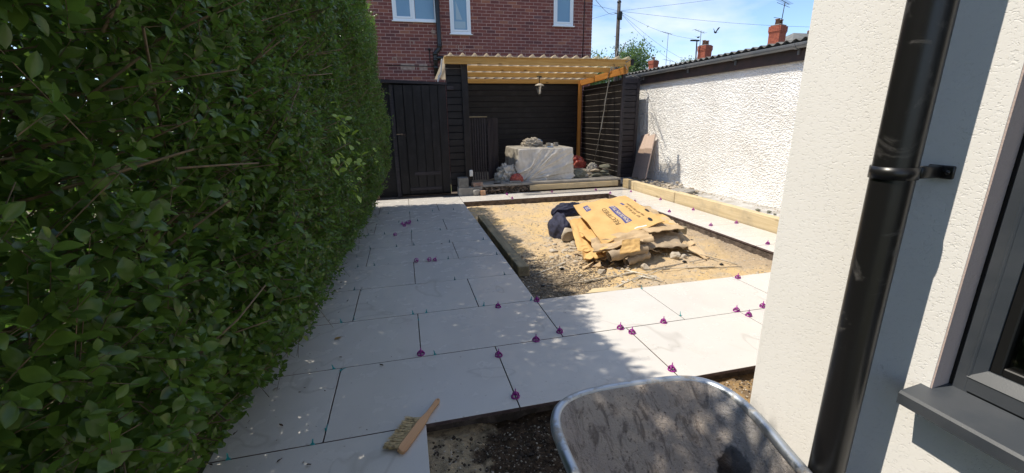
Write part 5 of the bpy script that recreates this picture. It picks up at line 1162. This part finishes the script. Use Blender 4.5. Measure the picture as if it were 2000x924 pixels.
def tree(x, y, h, cr, cz, n, label, name='tree', ls=.16, droop=0, seed=1, mat='tree_leaf'):
    t = empty(name, (x, y, 0), label, 'tree'); r_ = np.random.default_rng(seed)
    b = MB(); b.tube([(0, 0, -.15), (.1, 0, h*.3), (0, .1, h*.6), (.1, .1, h*.93)], [.22, .17, .11, .03], 9)
    cl = []
    for k in range(16):
        a = k*2.4; z = h*(.32+.036*k); rr_ = cr*(1-.4*abs(z/h-.6))*r_.uniform(.5, .95); e = Vector((rr_*math.cos(a), rr_*math.sin(a), min(h*.95, z+rr_*.5))); b.tube([(0.05, .05, z), tuple(Vector((0, 0, z)).lerp(e, .5)+Vector((0, 0, .1))), tuple(e)], [.06, .035, .012], 5); cl.append(e)
    b.build('trunk', MT['bark'], t, True)
    cl += [Vector((r_.normal(0, cr*.35), r_.normal(0, cr*.35), h*r_.uniform(.45, .98))) for _ in range(26)]
    C_ = np.array([c[:] for c in cl]); w_ = r_.integers(0, len(C_), n); sp = r_.uniform(.3, .62, len(C_))*cr*.55
    P = C_[w_]+r_.normal(0, 1, (n, 3))*sp[w_][:, None]*np.array([1, 1, .75+droop]); P[:, 2] -= droop*abs(r_.normal(0, .5, n))
    tt = np.clip(.35+.25*(C_[w_][:, 2]/h-.6)+r_.normal(0, .18, n)+.15*np.sin(w_*2.1), 0, 1)
    me = leaves_mesh(P, r_.normal(size=(n, 3))+np.array([0, 0, -droop*1.5]), r_.normal(size=(n, 3))+np.array([0, 0, .7]), r_.uniform(ls*.6, ls*1.3, n), tt, LT_lo, 'crown', MT[mat])
    o = link('crown', me, t); o['kind'] = 'stuff'; return t
tree(25.6, 46, 8.7, 1.9, 5, 9000, 'loose silvery birch tree behind the farthest chimney', 'birch_tree', .22, .5, 3)
tree(22.6, 44.5, 7.3, 1.5, 4, 4500, 'smaller pale tree left of the birch beyond the shelter corner', 'tree', .22, .2, 5)
tree(15.7, 38, 7.0, 2.0, 4, 7000, 'bright green tree behind the brick house corner', 'tree', .2, 0, 4)
tree(18.4, 40, 6.6, 1.7, 4, 5000, 'green tree just right of the telegraph pole foot', 'tree', .2, 0, 9)
tree(25.5, 36, 6.25, 1.2, 4, 3500, 'yellow green shrub top in front of the farthest chimney', 'tree', .16, 0, 12)
tp = empty('telegraph_pole', (15.33, 30, 0), 'tall dark telegraph pole right of the brick house', 'telegraph pole')
b = MB(); b.tube([(0, 0, -.15), (0, 0, 9.1)], [.17, .12], 12); b.build('pole', MT['pole'], tp, True)
b = MB(); b.bbox((-.13, -.2, 7.9), (.2, -.08, 8.45), .03); b.build('terminal_box', MT['metal'], tp, True)
MB().lathe([(.0001, .1), (.09, .1), (.15, 0), (.15, -.05)], 12, (0, 0, 9.08)).build('pole_cap', MT['metal'], tp, True)
MB().tube([(-.3, 0, 8.35), (.3, 0, 8.35)], .03, 6).build('cross_bar', MT['metal'], tp, True)
b = MB()
for k in range(9): s__ = (-1)**k; b.tube([(0, 0, 3+k*.55), (s__*.26, 0, 3+k*.55)], .012, 5)
b.build('step', MT['metal'], tp, True)
PT = Vector((15.33, 30, 8.5)); WR = [((5.1, 11.6, 4.5), 'overhead wire running from the pole to the brick house corner'), ((-6, 24, 11), 'overhead wire leaving the pole towards the upper left'), ((40, 22, 11.6), 'highest overhead wire running right from the pole'), ((34, 24.5, 7.0), 'overhead wire running right behind the large aerial'), ((25.44, 35, 7.75), 'overhead wire from the pole to the street lamp'), ((26, 38, 6.0), 'left of the two close wires sloping down right of the pole'), ((27, 37, 5.9), 'right of the two close wires sloping down right of the pole'), ((3, 40, 7), 'low overhead wire behind the brick house corner')]
for k, (e, l) in enumerate(WR):
    e = Vector(e); pts = [PT.lerp(e, t/10)-Vector((0, 0, .35*math.sin(math.pi*t/10))) for t in range(11)]
    tag(MB().tube(pts, .008, 5).build('overhead_wire', MT['metal'], None, True), l, 'wire', 'overhead wires from the telegraph pole')
lp = empty('street_lamp', (25.6, 35, 0), 'slim dark street lamp standing behind the garage roof', 'street lamp')
MB().tube([(0, 0, -.15), (0, 0, 4), (-.12, 0, 7.6)], [.09, .07, .05], 8).build('post', MT['metal'], lp, True); MB().bbox((-.75, -.1, 7.6), (.1, .1, 7.72), .03).build('lamp_head', MT['metal'], lp)
def bird(loc, rz, label, flying):
    o = empty('bird', loc, label, 'bird', rz=rz)
    b = MB(); b.tube([(-.2, 0, .03), (-.12, 0, 0), (0, 0, 0), (.1, 0, .03), (.17, 0, .06), (.2, 0, .055)], [.01, .04, .07, .06, .035, .008], 8)
    b.add([(-.18, 0, .02), (-.38, -.06, .03), (-.38, .06, .03)], [(0, 1, 2)])
    if flying: 
        for s__ in (-1, 1): b.add([(.08, s__*.04, .03), (-.08, s__*.04, .03), (-.14, s__*.30, .38), (.02, s__*.22, .34)], [(0, 1, 2, 3)])
    b.build('body', MT['bird'], o, True)
bird((25.5, 34.9, 7.9), .3, 'small dark bird perched on the street lamp head', False); bird((25.7, 33, 7.95), math.pi+.3, 'dark bird flying above the mid distance chimney', True)
